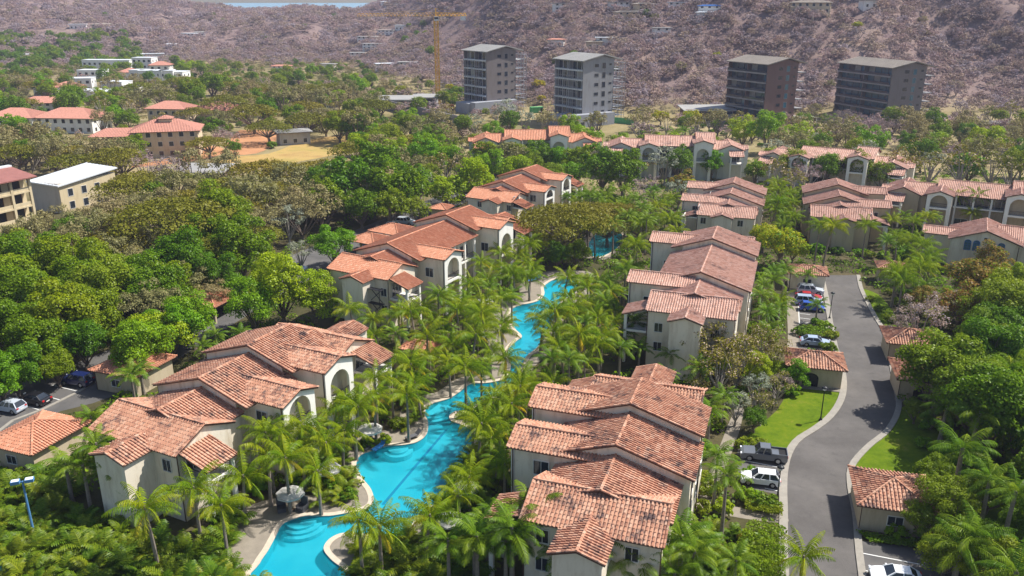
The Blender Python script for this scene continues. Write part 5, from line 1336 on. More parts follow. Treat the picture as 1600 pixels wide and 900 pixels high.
NEAR_COCO = [(905,438,0),(888,452,0),(918,462,0),(862,420,0),(805,572,0),(775,602,0),(738,632,0),(822,590,0),(790,555,0),(770,625,0),(800,630,0),(712,610,0),(232,795,6.5),(343,772,7),(415,648,0),(415,708,6),(470,690,0),(485,655,7),(510,690,0),(540,612,7),(585,587,7),(550,480,0),(587,487,0),(627,480,0),(617,550,0),(635,605,7),(670,542,0),(667,522,0),(690,465,0),(707,532,0),(722,475,0),(727,575,0),(747,655,6),(767,532,0),(785,467,0),(786,505,0),(810,605,0),(845,500,5),(862,585,0),(867,532,0),(885,477,0),(915,550,0),(925,480,0),(940,520,0),(900,520,0),(962,480,0),
  (560,805,7),(592,815,6),(662,798,6),(718,752,6),(765,668,0),(640,640,0),(655,590,0),(520,640,0),(440,675,0),
  (375,740,0),(300,745,0),(1257,862,4),(750,390,0),(797,420,0),(760,430,0),(837,375,0),(822,400,0),(925,425,0),(985,412,0),(735,440,0),(770,410,0),(810,395,0),(780,385,0)]
for a, b, h in NEAR_COCO: palm_px(a, b, h or None)
for a, b, h in [(205,590,5),(218,570,4),(140,640,4),(375,512,4),(315,530,4),(335,515,4),(1132,612,5),(1122,707,6.5),(1135,752,6.5),(1200,472,6),(1220,462,6),(1190,450,6),(1092,572,4),(1050,546,4),(992,505,5),(1000,535,4),(970,520,4),(1277,480,2.5),(1262,430,3),(1090,840,4),(980,840,5),(1045,840,4),(1150,880,3),(870,850,5),(820,820,6),(760,800,6),(790,850,5),(740,840,5),(700,850,5),(1450,590,3),(1040,585,3),(1110,640,4),(900,870,5)]: palm_px(a, b, h, 'dark')
for a, b, h in [(1555,715,9),(1590,745,9),(1505,700,7),(1530,640,7),(1480,628,5),(1530,840,5),(1590,880,7),(1500,860,4)]: palm_px(a, b, h, 'royal')
for a, b, h, k in [(1280,348,8.5,'coco'),(1294,352,8.5,'coco'),(1355,345,8,'coco'),(1400,332,7,'coco'),(1430,300,7,'dark'),(1497,296,9,'coco'),(1525,300,9,'coco'),(1405,362,6,'coco'),(1425,380,5,'coco'),(1405,420,5,'coco'),(1445,422,5,'coco'),(1525,330,5,'coco'),(1575,330,5,'coco'),(1225,375,5,'dark'),(807,307,6,'dark'),(907,305,5,'coco'),(960,317,6,'coco'),(1012,345,5,'coco'),(1040,337,5,'coco'),(690,200,9,'royal'),(707,215,8,'royal'),(672,215,6,'dark'),(1056,205,7,'royal'),(1068,198,7,'royal'),(1118,188,6,'dark'),(1145,200,5,'dark'),(1165,196,5,'dark'),(1325,215,5,'dark'),(1350,216,5,'dark'),(1412,222,7,'dark'),(1458,215,8,'dark'),(1470,208,7,'dark'),(1385,212,4,'dark')]:
    palm_px(a, b, h, k, b > 400)
for a, b, h in [(128,722,6),(152,705,6.5),(185,742,4),(832,810,6),(800,850,5),(960,868,4.5),(900,890,4),(1065,860,4),(745,850,5),(102,726,4.5),(1000,885,4),(1055,890,4.5),(1085,870,5)]: palm_px(a, b, h, 'dark', True, 1.3)
for a, b in ((18,222),(36,226),(55,228),(70,232),(84,226),(98,232),(112,236),(125,230),(45,238),(90,240),(105,142),(150,140),(178,146),(212,140),(232,138),(65,172),(45,178),(120,150)): palm_px(a, b, 6, R.choice(['dark','coco']), False, 1.1)
CLEAR = [[(540,640),(615,640),(615,700),(540,700)], [(422,745),(488,745),(488,812),(415,812)], [(905,352),(985,352),(990,410),(900,412)], [(395,905),(405,860),(440,800),(540,790),(550,720),(600,690),(650,680),(655,640),(720,615),(745,640),(735,700),(700,760),(665,790),(630,810),(560,815),(560,905)], [(795,470),(900,425),(910,450),(875,480),(850,530),(800,520)],
         [(790,650),(850,560),(1020,555),(1110,600),(1105,690),(1085,760),(1050,790),(1040,850),(870,850),(830,780),(800,700)], [(130,690),(240,590),(400,500),(585,530),(560,600),(450,640),(370,690),(270,715)], [(500,420),(640,340),(810,330),(800,400),(730,430),(600,470)], [(980,420),(1010,355),(1190,365),(1170,510),(1040,500)], [(1230,420),(1345,440),(1400,560),(1400,660),(1340,720),(1340,900),(1225,900),(1225,700),(1300,620),(1300,500),(1232,520)]]
SHED = [(0,250),(175,255),(185,345),(110,368),(0,372)]
def in_clear(x, y, h):
    px, py = seen(Vector((x, y, h))); return any(inside(px, py, P) for P in CLEAR)
def fill_palms(px, n, kinds, h=(4.5, 8), dmin=2.7, near=True):
    P = px_poly(px, 5.5); xs = [q[0] for q in P]; ys = [q[1] for q in P]; k = 0
    for _ in range(n*14):
        if k >= n: break
        x, y = R.uniform(min(xs), max(xs)), R.uniform(min(ys), max(ys))
        if not inside(x, y, P) or blocked(x, y, .4): continue
        if any((x-u)**2+(y-v)**2 < dmin*dmin for u, v in PALM_AT): continue
        hh = R.uniform(*h)
        if in_clear(x, y, hh+.5): continue
        palm(x, y, hh, R.choice(kinds), near, R.uniform(.85, 1.08)); k += 1
fill_palms([(555,470),(800,440),(800,520),(780,600),(700,590),(660,650),(590,680),(540,660),(600,590),(590,520)], 36, ['coco','coco','dark'])
fill_palms([(880,440),(990,420),(985,540),(900,590),(830,620),(845,560)], 32, ['coco','coco','dark'])
fill_palms([(880,300),(1060,300),(1060,410),(1000,430),(930,430)], 34, ['coco','dark'], near=False)
fill_palms([(1190,290),(1258,290),(1255,345),(1195,345)], 20, ['dark','coco'], near=False)
fill_palms([(1390,290),(1470,280),(1450,440),(1370,450)], 24, ['coco','dark'], near=False)
fill_palms([(1180,420),(1228,420),(1222,510),(1180,520)], 12, ['dark','coco'], near=False)
fill_palms([(700,670),(790,640),(800,760),(740,850),(640,850)], 14, ['coco','coco','dark'], (4, 6.5))
fill_palms([(480,640),(600,600),(560,740),(470,770),(430,740)], 8, ['coco'], (4, 6.5))
fill_palms([(740,400),(830,370),(830,430),(740,450)], 10, ['coco'], near=False)
fill_palms([(1450,600),(1620,600),(1620,900),(1480,860)], 12, ['royal','dark','coco'], (4, 7), 4)

# areca palm thicket
def areca_mesh():
    b = []
    V = []; Fa = []; base = 0
    fr = [frond_mesh('frond', M['areca_leaf'], L=1.9, el=e, droop=d, nl=11, wid=.52, hang=.35, lw=.13) for e, d in ((80, 80), (66, 95), (50, 90), (34, 80))]
    for i in range(22):
        me = fr[i % 4]; az = i*2.4+R.uniform(-.4, .4); s = R.uniform(.75, 1.2)
        m = Matrix.Translation((R.uniform(-.3,.3), R.uniform(-.3,.3), R.uniform(0, .5))) @ Matrix.Rotation(az, 4, 'Z') @ Matrix.Scale(s, 4)
        for v in me.vertices: V.append(tuple(m @ v.co))
        for p in me.polygons: Fa.append([base+q for q in p.vertices])
        base += len(me.vertices)
    me = bpy.data.meshes.new('areca_palm'); me.from_pydata(V, [], Fa); me.materials.append(M['areca_leaf']); me.update(); return me
AR = [areca_mesh() for _ in range(5)]
def fill_areca(px, n, dmin=1.25, sc=(.8, 1.35)):
    P = px_poly(px, 1.0); xs = [q[0] for q in P]; ys = [q[1] for q in P]; got = []
    for _ in range(n*10):
        if len(got) >= n: break
        x, y = R.uniform(min(xs), max(xs)), R.uniform(min(ys), max(ys))
        if not inside(x, y, P) or blocked(x, y, -.2) or in_clear(x, y, 1.6): continue
        if any((x-u)**2+(y-v)**2 < dmin*dmin for u, v in got): continue
        got.append((x, y)); o = link('areca_palm', R.choice(AR), None, (x, y, 0), (0, 0, R.uniform(0, 6.28))); s = R.uniform(*sc); o.scale = (s, s, s*R.uniform(.9, 1.1))
        PLANTS.append((o, x, y, 'bushy areca palm clump with arching leaves', 'palm', 2*s, 'areca palm thicket'))
fill_areca([(-40,760),(60,735),(180,800),(260,790),(330,850),(355,880),(420,905),(430,960),(-60,960)], 150)
fill_areca([(560,850),(640,845),(720,850),(800,840),(880,880),(1000,870),(1120,850),(1130,960),(550,960)], 90)
fill_areca([(300,800),(365,800),(355,850),(330,850)], 8)
fill_areca([(700,690),(780,650),(790,760),(720,830),(660,840)], 22)
fill_areca([(430,700),(540,690),(560,770),(470,790),(420,770)], 20, 1.3, (.6, 1))
fill_areca([(560,600),(660,570),(660,640),(600,680),(560,670)], 16, 1.4, (.6, 1))
fill_areca([(1085,820),(1180,830),(1180,960),(1060,960)], 26, 1.2, (.6, 1))
fill_areca([(1440,640),(1600,640),(1640,960),(1480,900)], 24, 1.8, (.8, 1.4))

# trees
TREES = []
def tree(k, x, y, r=None, z=None):
    K = KINDS[k]; r = r or K['r']*R.uniform(.85, 1.15); far = y > 185 and len(K['vs']) > 3
    vs = [v for v in K['vs'] if v[2] == far] or K['vs']
    cm, tm, _ = R.choice(vs); z = tz(x, y) if z is None else z
    o = link(K['name'], None, None, (x, y, z), (0, 0, R.uniform(0, 6.28))); o.scale = (r, r, r*R.uniform(.9, 1.12))
    link('trunk', tm, o); link('crown', cm, o, (0, 0, K['th']))
    TREES.append((x, y, r)); PLANTS.append((o, x, y, K['label'], K['cat'], r, K['label'].split(' with ')[0]+'s')); return o
def tree_px(k, px, py, rpx=None, r=None):
    K = KINDS[k]; rr = r or K['r']
    for _ in range(3):
        hc = rr*(K['th']+(.25 if K['shape'] == 'umbrella' else .6)); p = at(px, py, hc)
        if rpx: rr = rpx/scale_at(p)
    p = at(px, py, rr*(K['th']+(.25 if K['shape'] == 'umbrella' else .6)))
    return tree(k, p.x, p.y, rr)
TL = '''mango 40 470 55;mango 100 510 60;mango 62 545 50;mid 165 465 55;olive 235 490 50;mango 120 430 55;mango 20 410 45;mango 200 545 35;mango 25 590 40;olive 180 405 45;mango 90 580 30;mango 130 545 40
mango 350 345 50;olive 400 320 45;mango 380 400 50;mango 325 385 40;mango 340 440 35;rain 425 302 46;mango 545 295 45;mango 510 320 35;mango 590 270 45;mango 620 300 45;mango 640 290 35;mango 565 330 30;mango 940 270 35;mango 975 275 35;mango 905 260 30;mango 610 330 28
lime 440 465 48;lime 395 485 40;lime 490 470 38;lime 415 440 30;lime 520 385 34;lime 255 525 45;lime 222 548 46;lime 265 520 46;lime 205 560 34;lime 290 510 30;lime 180 183 19;lime 740 290 38;lime 700 305 30;lime 770 265 25;lime 1085 253 22;lime 1200 212 28;lime 1160 212 22;lime 890 200 18;lime 915 228 28;lime 860 245 22;lime 700 255 26;lime 660 250 26;lime 890 275 22;lime 1110 262 20;lime 1580 435 22;lime 770 210 16;lime 620 240 22;lime 560 235 22
mid 105 165 24;mango 112 160 22;olive 470 318 34;mid 505 300 28;olive 450 285 34;mid 650 330 22;mid 560 420 18;mid 800 245 25;mid 840 250 25;mid 760 245 25;mid 830 262 22;mid 1060 262 25;mid 1010 240 25;mid 1240 262 25;mid 1290 268 26;mid 1340 270 26;mid 1380 275 25;mid 1180 270 22;mid 1210 250 22;mid 1260 240 20;mid 860 290 22;mid 1100 430 8;mid 1530 540 45;mid 1560 510 45;mid 1580 560 45;mid 1545 590 45;mid 1570 620 40;mid 1590 500 35;mid 1480 800 45;mid 1520 850 45;mid 1440 815 30;mid 1550 880 45;mid 1590 830 35;mid 1480 870 40;mango 1545 770 40;mango 1590 690 40;mango 1500 720 35;mango 1460 740 30;mid 1600 560 40
silver 450 350 32;silver 655 285 26;silver 470 395 26;silver 1040 258 30;silver 1060 300 26;silver 790 183 24;silver 820 190 20;silver 740 195 18
thin 405 402 28;thin 1070 540 35;thin 1110 555 38;thin 1150 550 38;thin 1190 545 32;thin 1215 560 30;thin 1090 585 25;silver 1180 605 30;silver 1150 640 26;bare 1215 600 26;thin 1190 640 28;lime 1130 540 20;lime 1245 590 20;lime 1215 580 15;thin 1090 610 22;mid 1180 655 22
pink 1440 505 44;pink 1410 520 28;yellow 1465 490 22;pink 1480 480 30;orange 1530 445 48;orange 1500 480 38;orange 1550 410 30;thin 1590 465 30;yellow 1220 372 38;yellow 1195 360 28;yellow 1240 385 24;orange 1440 475 25;orange 1065 290 20;yellow 1075 285 16;yellow 1330 250 18;thin 1240 290 30;thin 1210 275 28;bare 1260 275 30;bare 1225 255 25;bare 1300 262 26;thin 1400 265 30;thin 1455 260 35;thin 1500 262 35;thin 1550 262 35;thin 1580 275 30;thin 1430 240 25;thin 1520 235 28;bare 1490 245 25;thin 1000 255 25;bare 1010 300 25;thin 975 240 22
rain 270 335 105;rain 200 290 60;rain 350 290 60;rain 300 310 60;rain 470 305 50;rain 430 292 50;rain 150 290 26;rain 100 400 60;bush 425 225 10;rain 30 225 40;rain 110 235 45;rain 215 275 50;rain 560 230 50;rain 640 220 45;rain 720 285 40;olive 165 355 45;lime 2 605 40;olive 40 388 50;olive 100 400 50;olive 180 370 40;olive 250 390 40;olive 230 420 45;olive 300 440 45;olive 330 465 35;olive 300 270 35;olive 355 265 30;bare 270 280 35;bare 225 260 30;;olive 600 255 28;olive 660 270 28;olive 720 265 26;olive 820 275 22;olive 940 250 22;olive 960 225 20
rain 882 346 86;rain 950 350 46;rain 920 325 62;rain 845 372 40;rain 998 350 36;rain 965 328 48;rain 860 350 50;olive 880 390 26;mango 900 395 24;mango 870 400 22
rain 395 175 45;rain 350 160 40;rain 420 195 40;rain 540 185 45;rain 480 185 40;rain 600 200 35;mango 330 140 20;mango 350 135 18;mango 300 150 20;olive 250 155 25;olive 220 160 22;rain 305 175 30;mango 210 232 22;bare 350 215 24;mid 365 232 14;olive 560 200 30;olive 440 160 26;olive 500 160 26;mango 555 205 22;mid 610 215 24;mid 585 225 24;lime 640 195 20;mango 530 200 25'''
for row in TL.replace('\n', ';').split(';'):
    if not row.strip(): continue
    k, a, b, r = row.split(); tree_px(k, float(a), float(b), float(r))
for row in 'thin 1150 562 52;thin 1105 548 46;thin 1195 552 40;lime 1185 585 26;lime 1120 570 24;thin 1215 605 30;lime 300 505 44'.split(';'):
    k, a, b, r = row.split(); tree_px(k, float(a), float(b), float(r))
def fill_trees(px, n, kinds, dmin=3.5, h=3, land=False):
    P = px_poly(px, h); xs = [q[0] for q in P]; ys = [q[1] for q in P]; k = 0
    for _ in range(n*12):
        if k >= n: break
        x, y = R.uniform(min(xs), max(xs)), R.uniform(min(ys), max(ys))
        if not inside(x, y, P) or blocked(x, y, 1.5): continue
        if any((x-u)**2+(y-v)**2 < (dmin+.45*w)**2 for u, v, w in TREES): continue
        kk = R.choice(kinds); rr = KINDS[kk]['r']; q_ = seen(Vector((x, y, rr*.9)))
        if inside(q_[0], q_[1], SHED): continue
        tree(kk, x, y, None); k += 1
fill_trees([(0,420),(300,430),(300,480),(130,560),(0,600)], 14, ['mango'], 2.5)
fill_trees([(150,290),(300,285),(560,275),(700,270),(690,300),(420,400),(300,440),(0,420),(60,380)], 50, ['olive','rain','thin','olive','olive','mid'], 2.2)
fill_trees([(0,130),(300,135),(560,150),(620,190),(560,210),(400,190),(330,240),(230,200),(0,215)], 95, ['olive','mid','rain','olive','mango','lime','thin','thin'], 2)
fill_trees([(-20,108),(300,104),(560,120),(640,150),(560,150),(300,140),(-20,140)], 60, ['olive','mid','dry','mid','lime','thin'], 3)
fill_trees([(700,225),(950,235),(1200,245),(1480,270),(1600,290),(1600,240),(1480,215),(1280,215),(1180,240),(1060,258),(900,250),(870,300),(720,300)], 46, ['mid','thin','olive','lime','silver'], 2.5)
fill_trees([(1280,216),(1600,215),(1600,240),(1470,240)], 20, ['thin','dry','mid','olive'], 2)
fill_trees([(1120,520),(1235,560),(1240,600),(1160,640),(1110,600)], 8, ['bush','limebush','thin'], 1.5)
fill_trees([(1430,540),(1610,470),(1620,860),(1470,850)], 20, ['mid','bush','mango'], 2)
fill_trees([(360,150),(620,150),(640,190),(420,200)], 16, ['rain','mid','olive','mango'], 3)
fill_trees([(1610,450),(1800,450),(1960,900),(1660,900)], 34, ['mid','mango','mid','lime'], 2.5)
fill_trees([(1600,235),(1800,240),(1850,420),(1620,400)], 30, ['mid','olive','thin'], 2.5)
fill_trees([(-300,430),(-20,420),(-30,620),(-300,760)], 26, ['mango','mid','olive'], 2.5)
tree('mid', *at(1427, 662)[:2], 1.7)
tree_px('limebush', 1235, 605, 18); tree_px('limebush', 1210, 590, 16); tree_px('croton', 1160, 835, 14); tree_px('croton', 1150, 860, 12); tree_px('croton', 1090, 765, 9)
for a, b in ((1375,480),(1360,465),(1390,495),(1405,470),(1420,490),(1390,455),(1415,455),(1275,500),(1262,510),(1290,505),(1250,515),(1300,520),(1295,540),(1175,735),(1165,770),(1200,780),(1185,775),(1100,740),(1100,700),(1120,660),(1110,760),(1095,790),(1130,790),(1190,430),(1210,490),(1205,505),(1180,510),(1190,690),(1165,690),(1445,690),(1455,660),(1440,830),(1420,820),(1400,828),(575,690),(620,660),(600,685),(400,760),(480,750),(520,750),(540,770),(420,745)): tree_px(R.choice(['bush','limebush','bush']), a, b, None, R.uniform(.9, 1.5))
fill_trees([(985,214),(1290,224),(1600,224),(1600,192),(1290,204),(985,198)], 60, ['bush','thin','dry','limebush','mid','bush','olive'], 1.0, 1)
fill_trees([(560,150),(700,150),(730,205),(960,205),(960,214),(700,214),(640,200)], 26, ['bush','thin','dry','olive','mid'], 1.0, 1)
fill_trees([(1300,196),(1440,196),(1440,210),(1300,212)], 16, ['dry','bare'], 0, 2)
fill_trees([(-20,228),(120,245),(205,252),(200,275),(60,275),(-20,268)], 34, ['olive','rain','thin','olive','mid'], 1.0, 2)
fill_trees([(560,200),(700,215),(720,260),(560,262)], 20, ['mid','olive','lime','thin'], 1.0, 2)
fill_trees([(1225,385),(1300,392),(1420,400),(1420,380),(1230,372)], 18, ['bush','limebush'], .2, 1)
fill_trees([(985,222),(1290,230),(1600,232),(1600,188),(1290,196),(985,190)], 70, ['bush','limebush','dry','bush','thin'], .3, 1)
fill_trees([(820,198),(990,204),(990,222),(820,214)], 18, ['bush','limebush','thin'], .3, 1)
def hedge(label, px, h, mat='hedge_leaf', n=5200, leaf=.16):
    P = px_poly(px, h*.6); xs = [q[0] for q in P]; ys = [q[1] for q in P]; C = []
    while len(C) < n:
        x, y = R.uniform(min(xs), max(xs)), R.uniform(min(ys), max(ys))
        if inside(x, y, P): C.append((x, y, h*(1-abs(R.gauss(0, .22)))*(.85+.3*noise.noise(Vector((x*.9, y*.9, 2))))))
    V, Fq = cards(np.array(C), np.tile([0, 0, 1.0], (n, 1)), leaf, leaf*1.4, .8)
    cx, cy_ = sum(xs)/len(xs), sum(ys)/len(ys)
    o = link('hedge', np_mesh('hedge', V-np.array([[cx, cy_, 0]]), Fq, M[mat]), None, (cx, cy_, 0)); tag(o, label, 'hedge')
hedge('thick green hedge between the footpath and the lower stretch of road', [(1172,812),(1224,824),(1228,905),(1150,905),(1150,850)], 1.4)
hedge('low dark hedge beside the white car and the lamp post', [(1162,768),(1190,776),(1224,790),(1222,806),(1165,794)], 1.0, 'leaf_mid', 2600)
hedge('low bright hedge below the empty marked bays', [(1247,508),(1300,514),(1304,528),(1246,520)], .9, 'hedge_leaf', 1800)
hedge('clipped hedge strip along the parked cars\' footpath', [(1214,470),(1229,462),(1229,505),(1216,508)], .9, 'hedge_leaf', 1500)
hedge('flower bed planted against the outbuilding wall and marked bay', [(1338,828),(1360,832),(1440,846),(1440,856),(1360,846)], .5, 'leaf_mid', 1500)
hedge('planted island bed in the middle of the swimming pool', [(706,648),(735,640),(790,626),(812,640),(800,690),(750,672),(722,660)], 1.1, 'leaf_mid', 3000)
hedge('planted bed around the palm on the round pool peninsula', [(560,850),(600,850),(625,865),(600,905),(555,905),(548,880)], .8, 'leaf_mid', 2500)

# undergrowth between the plants: one uncountable mass
def undergrowth():
    zones = [px_poly([(-60,760),(60,640),(300,470),(560,330),(740,240),(960,250),(1260,250),(1640,280),(1720,960),(-140,960)])]
    C = []; Nn = []; P = zones[0]; xs = [q[0] for q in P]; ys = [q[1] for q in P]; k = 0
    while k < 7500:
        x, y = R.uniform(min(xs), max(xs)), min(ys)+(max(ys)-min(ys))*R.random()**1.5
        if not inside(x, y, P): continue
        k += 1
        if any(inside(x+dx, y+dy, Q) for Q in BLOCK for dx, dy in ((.9,0),(-.9,0),(0,.9),(0,-.9))) or blocked_by_building(x, y, -.6): continue
        if any((x-a)**2+(y-b)**2 < (w+2)**2 for a, b, w in DECKPT): continue
        r = R.uniform(.5, 1.25); m = 24; d = unit(m); d[:, 2] = np.abs(d[:, 2])
        C.append(np.array([[x, y, r*.2]])+d*r*np.array([[1, 1, .8]])); Nn.append(d+np.array([[0, 0, .6]]))
    C = np.concatenate(C); Nn = np.concatenate(Nn); V, Fq = cards(C, Nn, .38, .5, .8)
    mi = np.repeat(rng.integers(0, 4, len(Fq)//24), 24)
    link('undergrowth', np_mesh('undergrowth', V, Fq, [M['leaf_mid'], M['areca_leaf'], M['leaf_mango'], M['leaf_lime']], mi), kind='stuff')
DECKPT = [(a, b, w) for a, b, w in pp[::3] if w > 1.8]
undergrowth()

# dry forest on the hills: individual trees along the foot, one mass beyond
for _ in range(1400):
    q = R.uniform(-.14, .63); y = math.exp(R.uniform(math.log(352), math.log(520))); x = q*y
    if len([1 for t_ in TREES if t_[1] > 345]) > 330: break
    z = tz(x, y)
    if z < .2 and y < 362 or blocked_by_building(x, y, 2.5): continue
    if any((x-u)**2+(y-v)**2 < 14 for u, v, w in TREES[-260:]): continue
    tree(R.choice(['dry','drygrey','bare','drytan','dry','drytan','drygrey','olive']) if R.random() < .93 else 'yellow', x, y, R.uniform(2.6, 4.6))
def forest(name, n, srcs, wts, ylo, yhi, qlo, qhi, rr, cond):
    """a wood too far off and too dense to count: one object that scatters crowns over the land"""
    P = []; S = []; Ro = []; Ix = []; tries = 0
    while len(P) < n and tries < n*4:
        tries += 1
        q = R.uniform(qlo, qhi); y = math.sqrt(R.uniform(ylo**2, yhi**2)); x = q*y; z = tz(x, y)
        if not cond(x, y, z) or blocked_by_building(x, y, 1.0): continue
        v = noise.noise(Vector((x*.013, y*.009, 7))); v2 = noise.noise(Vector((x*.006, y*.004, 3)))
        if v < -.42 and R.random() < (.3 if y < 600 else .65): continue
        r = R.uniform(*rr)
        w = [max(.03, a*(1+1.8*(v2 if k % 2 else v))) for k, a in enumerate(wts)]
        P.append((x, y, z-.12*r)); S.append(r); Ro.append(R.uniform(0, 6.28)); Ix.append(R.choices(range(len(wts)), w)[0])
    me = bpy.data.meshes.new(name); me.from_pydata(P, [], [])
    for an, tp, vals in (('size', 'FLOAT', S), ('turn', 'FLOAT', Ro), ('pick', 'INT', Ix)):
        a = me.attributes.new(an, tp, 'POINT'); a.data.foreach_set('value', vals)
    o = link(name, me, kind='stuff')
    ng = bpy.data.node_groups.new(name, 'GeometryNodeTree'); ng.interface.new_socket('Geometry', in_out='INPUT', socket_type='NodeSocketGeometry'); ng.interface.new_socket('Geometry', in_out='OUTPUT', socket_type='NodeSocketGeometry')
    N = ng.nodes; Lk = ng.links; gi = N.new('NodeGroupInput'); go = N.new('NodeGroupOutput'); ip = N.new('GeometryNodeInstanceOnPoints'); jn = N.new('GeometryNodeJoinGeometry')
    for src in srcs[::-1]:
        oi = N.new('GeometryNodeObjectInfo'); oi.transform_space = 'ORIGINAL'; oi.inputs['Object'].default_value = src; oi.inputs['As Instance'].default_value = True
        Lk.new(oi.outputs['Geometry'], jn.inputs[0])
    def at_(n_, t_):
        a = N.new('GeometryNodeInputNamedAttribute'); a.data_type = t_; a.inputs['Name'].default_value = n_; return a.outputs['Attribute']
    cx = N.new('ShaderNodeCombineXYZ'); Lk.new(at_('turn', 'FLOAT'), cx.inputs['Z'])
    Lk.new(gi.outputs[0], ip.inputs['Points']); Lk.new(jn.outputs[0], ip.inputs['Instance']); ip.inputs['Pick Instance'].default_value = True
    Lk.new(at_('pick', 'INT'), ip.inputs['Instance Index']); Lk.new(cx.outputs[0], ip.inputs['Rotation']); Lk.new(at_('size', 'FLOAT'), ip.inputs['Scale'])
    Lk.new(ip.outputs[0], go.inputs[0])
    md = o.modifiers.new('scatter', 'NODES'); md.node_group = ng
    return o
def crowns_of(*keys):
    out = []
    for k in keys:
        ms = {v[0].name for v in KINDS[k]['vs'] if v[2] or len(KINDS[k]['vs']) < 4}
        for m in sorted(ms):
            for o in bpy.data.objects:
                if o.type == 'MESH' and o.data.name == m: out.append(o); break
    return out
DRY = crowns_of('dry', 'drygrey', 'drytan', 'bare')
nd, ng_, nt_ = (len(crowns_of(k)) for k in ('dry', 'drygrey', 'drytan')); nb = len(crowns_of('bare'))
OL = crowns_of('olive', 'mid')
forest('dry_forest', 13000, DRY, [1]*nd+[.6]*ng_+[.5]*nt_+[.25]*nb, 372, 780, -.66, .66, (2.0, 4.4), lambda x, y, z: z > 2.0)
forest('dry_forest', 13000, DRY, [1]*nd+[.6]*ng_+[.4]*nt_+[.1]*nb, 760, 1350, -.66, .66, (3.6, 6.5), lambda x, y, z: z > 2.0)
forest('hill_greenery', 260, OL, [1]*len(OL), 380, 1200, -.66, .66, (2.4, 4.5), lambda x, y, z: z > 3 and noise.noise(Vector((x*.008, y*.008, 21))) > .18)
forest('valley_scrub', 1900, OL+crowns_of('drytan', 'thin'), [1]*len(OL)+[.8]*len(crowns_of('drytan', 'thin')), 300, 900, -.66, .0, (1.5, 3.4), lambda x, y, z: z <= 2.6 and not any(inside(x, y, f) for f in FIELDS))
forest('valley_wood', 170, crowns_of('mango', 'mid'), [1]*len(crowns_of('mango', 'mid')), 650, 960, -.60, -.43, (3.5, 6), lambda x, y, z: 0 < z < 20)

# ------------------------------------------------------------------ labels of the plants, from what stands around them
LM = [((1339,790,0),'the spiked outbuilding'),((1401,593,0),'the bend outbuilding'),((1290,590,0),'the black arched doorway'),((1262,440,0),'the red and blue cars'),((1193,709,0),'the grey pickup'),((1272,533,0),'the lone silver blue sedan'),((60,700,0),'the corner carport'),((170,585,0),'the half hidden carport'),((330,470,0),'the dark wood carport'),((590,370,0),'the open twin carports'),((650,545,0),'the tiled pool hut'),((453,775,0),'the grey parasol'),((578,670,0),'the towel parasol'),((945,385,0),'the upper pool'),((830,490,0),'the pool channel'),((640,760,0),'the blue pool lane'),((560,870,0),'the pool peninsula'),((760,640,0),'the pool island'),((55,850,0),'the floodlight mast'),((1282,657,0),'the lawn lamp post'),((1320,420,0),'the stair tower'),((1540,400,0),'the arched window villa'),((960,760,0),'the stained roof villa'),((330,680,0),'the twin arch villa'),((640,440,0),'the clean orange villa'),((1080,460,0),'the long pink villa'),((810,300,0),'the white arch villa'),((1130,340,0),'the faded pink villa'),((820,225,0),'the villa below the crane'),((1060,240,0),'the pale green villa'),((1340,260,0),'the tree hidden villa'),((1540,310,0),'the balcony villa'),((262,240,0),'the lantern apartment house'),((100,205,0),'the broad white house'),((462,226,0),'the field shed'),((312,280,0),'the flat shelter'),((60,330,0),'the arcaded hotel'),((120,310,0),'the large white shed'),((250,190,0),'the roof deck house'),((200,130,0),'the white village'),((685,168,0),'the yellow crane'),((780,180,0),'the dark unfinished tower'),((915,195,0),'the scaffolded tower'),((1195,198,0),'the reddish brown tower'),((1385,198,0),'the widest tower'),((560,148,0),'the blue cabin'),((900,400,0),'the umbrella tree'),((1395,650,0),'the road bend'),((1400,890,0),'the marked bay'),((1590,720,0),'the thick royal palms')]
LM = [(at(*p), s) for p, s in LM]
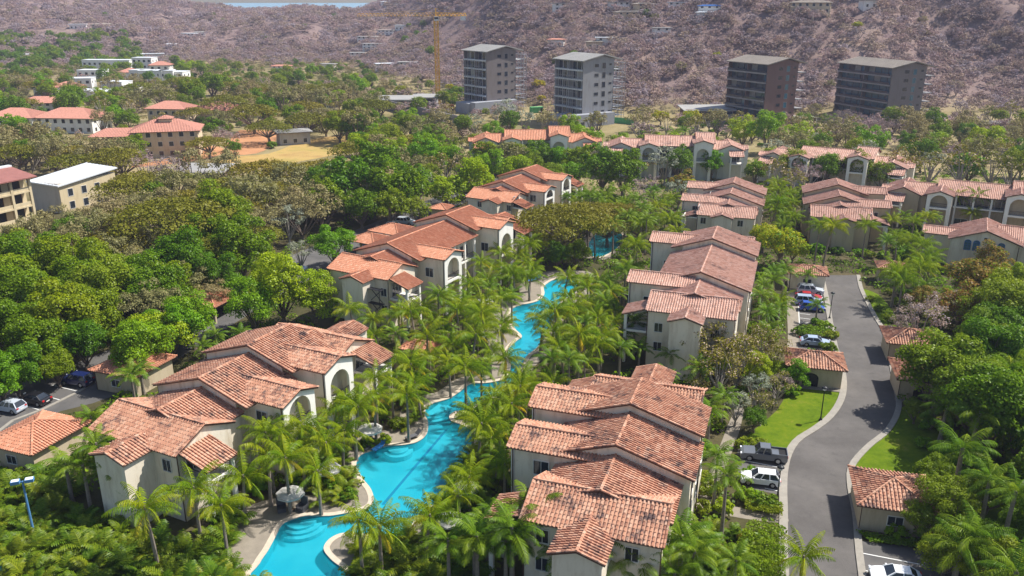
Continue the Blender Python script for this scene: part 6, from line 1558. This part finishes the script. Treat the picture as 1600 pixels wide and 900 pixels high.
def where(x, y):
    L = sorted(LM, key=lambda q: (q[0].x-x)**2+(q[0].y-y)**2)[:2]
    (p, s), (p2, s2) = L; dx, dy = x-p.x, y-p.y
    rel = 'behind' if dy > abs(dx)*.8 else ('in front of' if dy < -abs(dx)*.8 else ('right of' if dx > 0 else 'left of'))
    dist = math.hypot(dx, dy)
    return rel, s, s2, dist
seen_l = {}
for o, x, y, lab, cat, size, grp in PLANTS:
    rel, s, s2, dist = where(x, y)
    o['category'] = cat; o['group'] = grp
    l = f'{lab} {"just " if dist < 9 else ""}{rel} {s}'
    l2 = l + f', towards {s2}'
    seen_l.setdefault(l, []).append((o, l2, size))
for l, v in seen_l.items():
    if len(v) == 1: v[0][0]['label'] = l; continue
    sub = {}
    for o, l2, size in v: sub.setdefault(l2 if len(l2.split()) <= 11 else l, []).append(o)
    for l2, w in sub.items():
        if len(w) == 1: w[0]['label'] = l2; continue
        w.sort(key=lambda q: seen(q.location)[0])
        ORD = ('leftmost of these','second','third','fourth','fifth','sixth','seventh','eighth','ninth','tenth','eleventh','twelfth')
        for i, o in enumerate(w):
            tail = '' if i >= len(ORD) else (', leftmost such one' if i == 0 else f', {ORD[i]} from left')
            n = len((l2+tail).split())
            if n > 16 and ' with ' in l2:
                a, b = l2.split(' with ', 1)
                for k_ in (' just ', ' right of ', ' left of ', ' behind ', ' in front of '):
                    if k_ in b: b = b[b.index(k_):]; break
                o['label'] = a+b+tail
            else: o['label'] = l2+tail
# ------------------------------------------------------------------ air
HAZE = 0.00014
if HAZE:
    hm = bpy.data.materials.new('haze'); hm.use_nodes = True; nt = hm.node_tree; nt.nodes.clear()
    vo = nt.nodes.new('ShaderNodeOutputMaterial'); pv = nt.nodes.new('ShaderNodeVolumePrincipled')
    pv.inputs['Color'].default_value = (.66, .70, .98, 1); pv.inputs['Density'].default_value = HAZE; pv.inputs['Anisotropy'].default_value = .1
    nt.links.new(pv.outputs[0], vo.inputs['Volume'])
    hb = MB().box(-920, 920, -60, 1600, -5, 175).build('haze', hm); hb['kind'] = 'stuff'
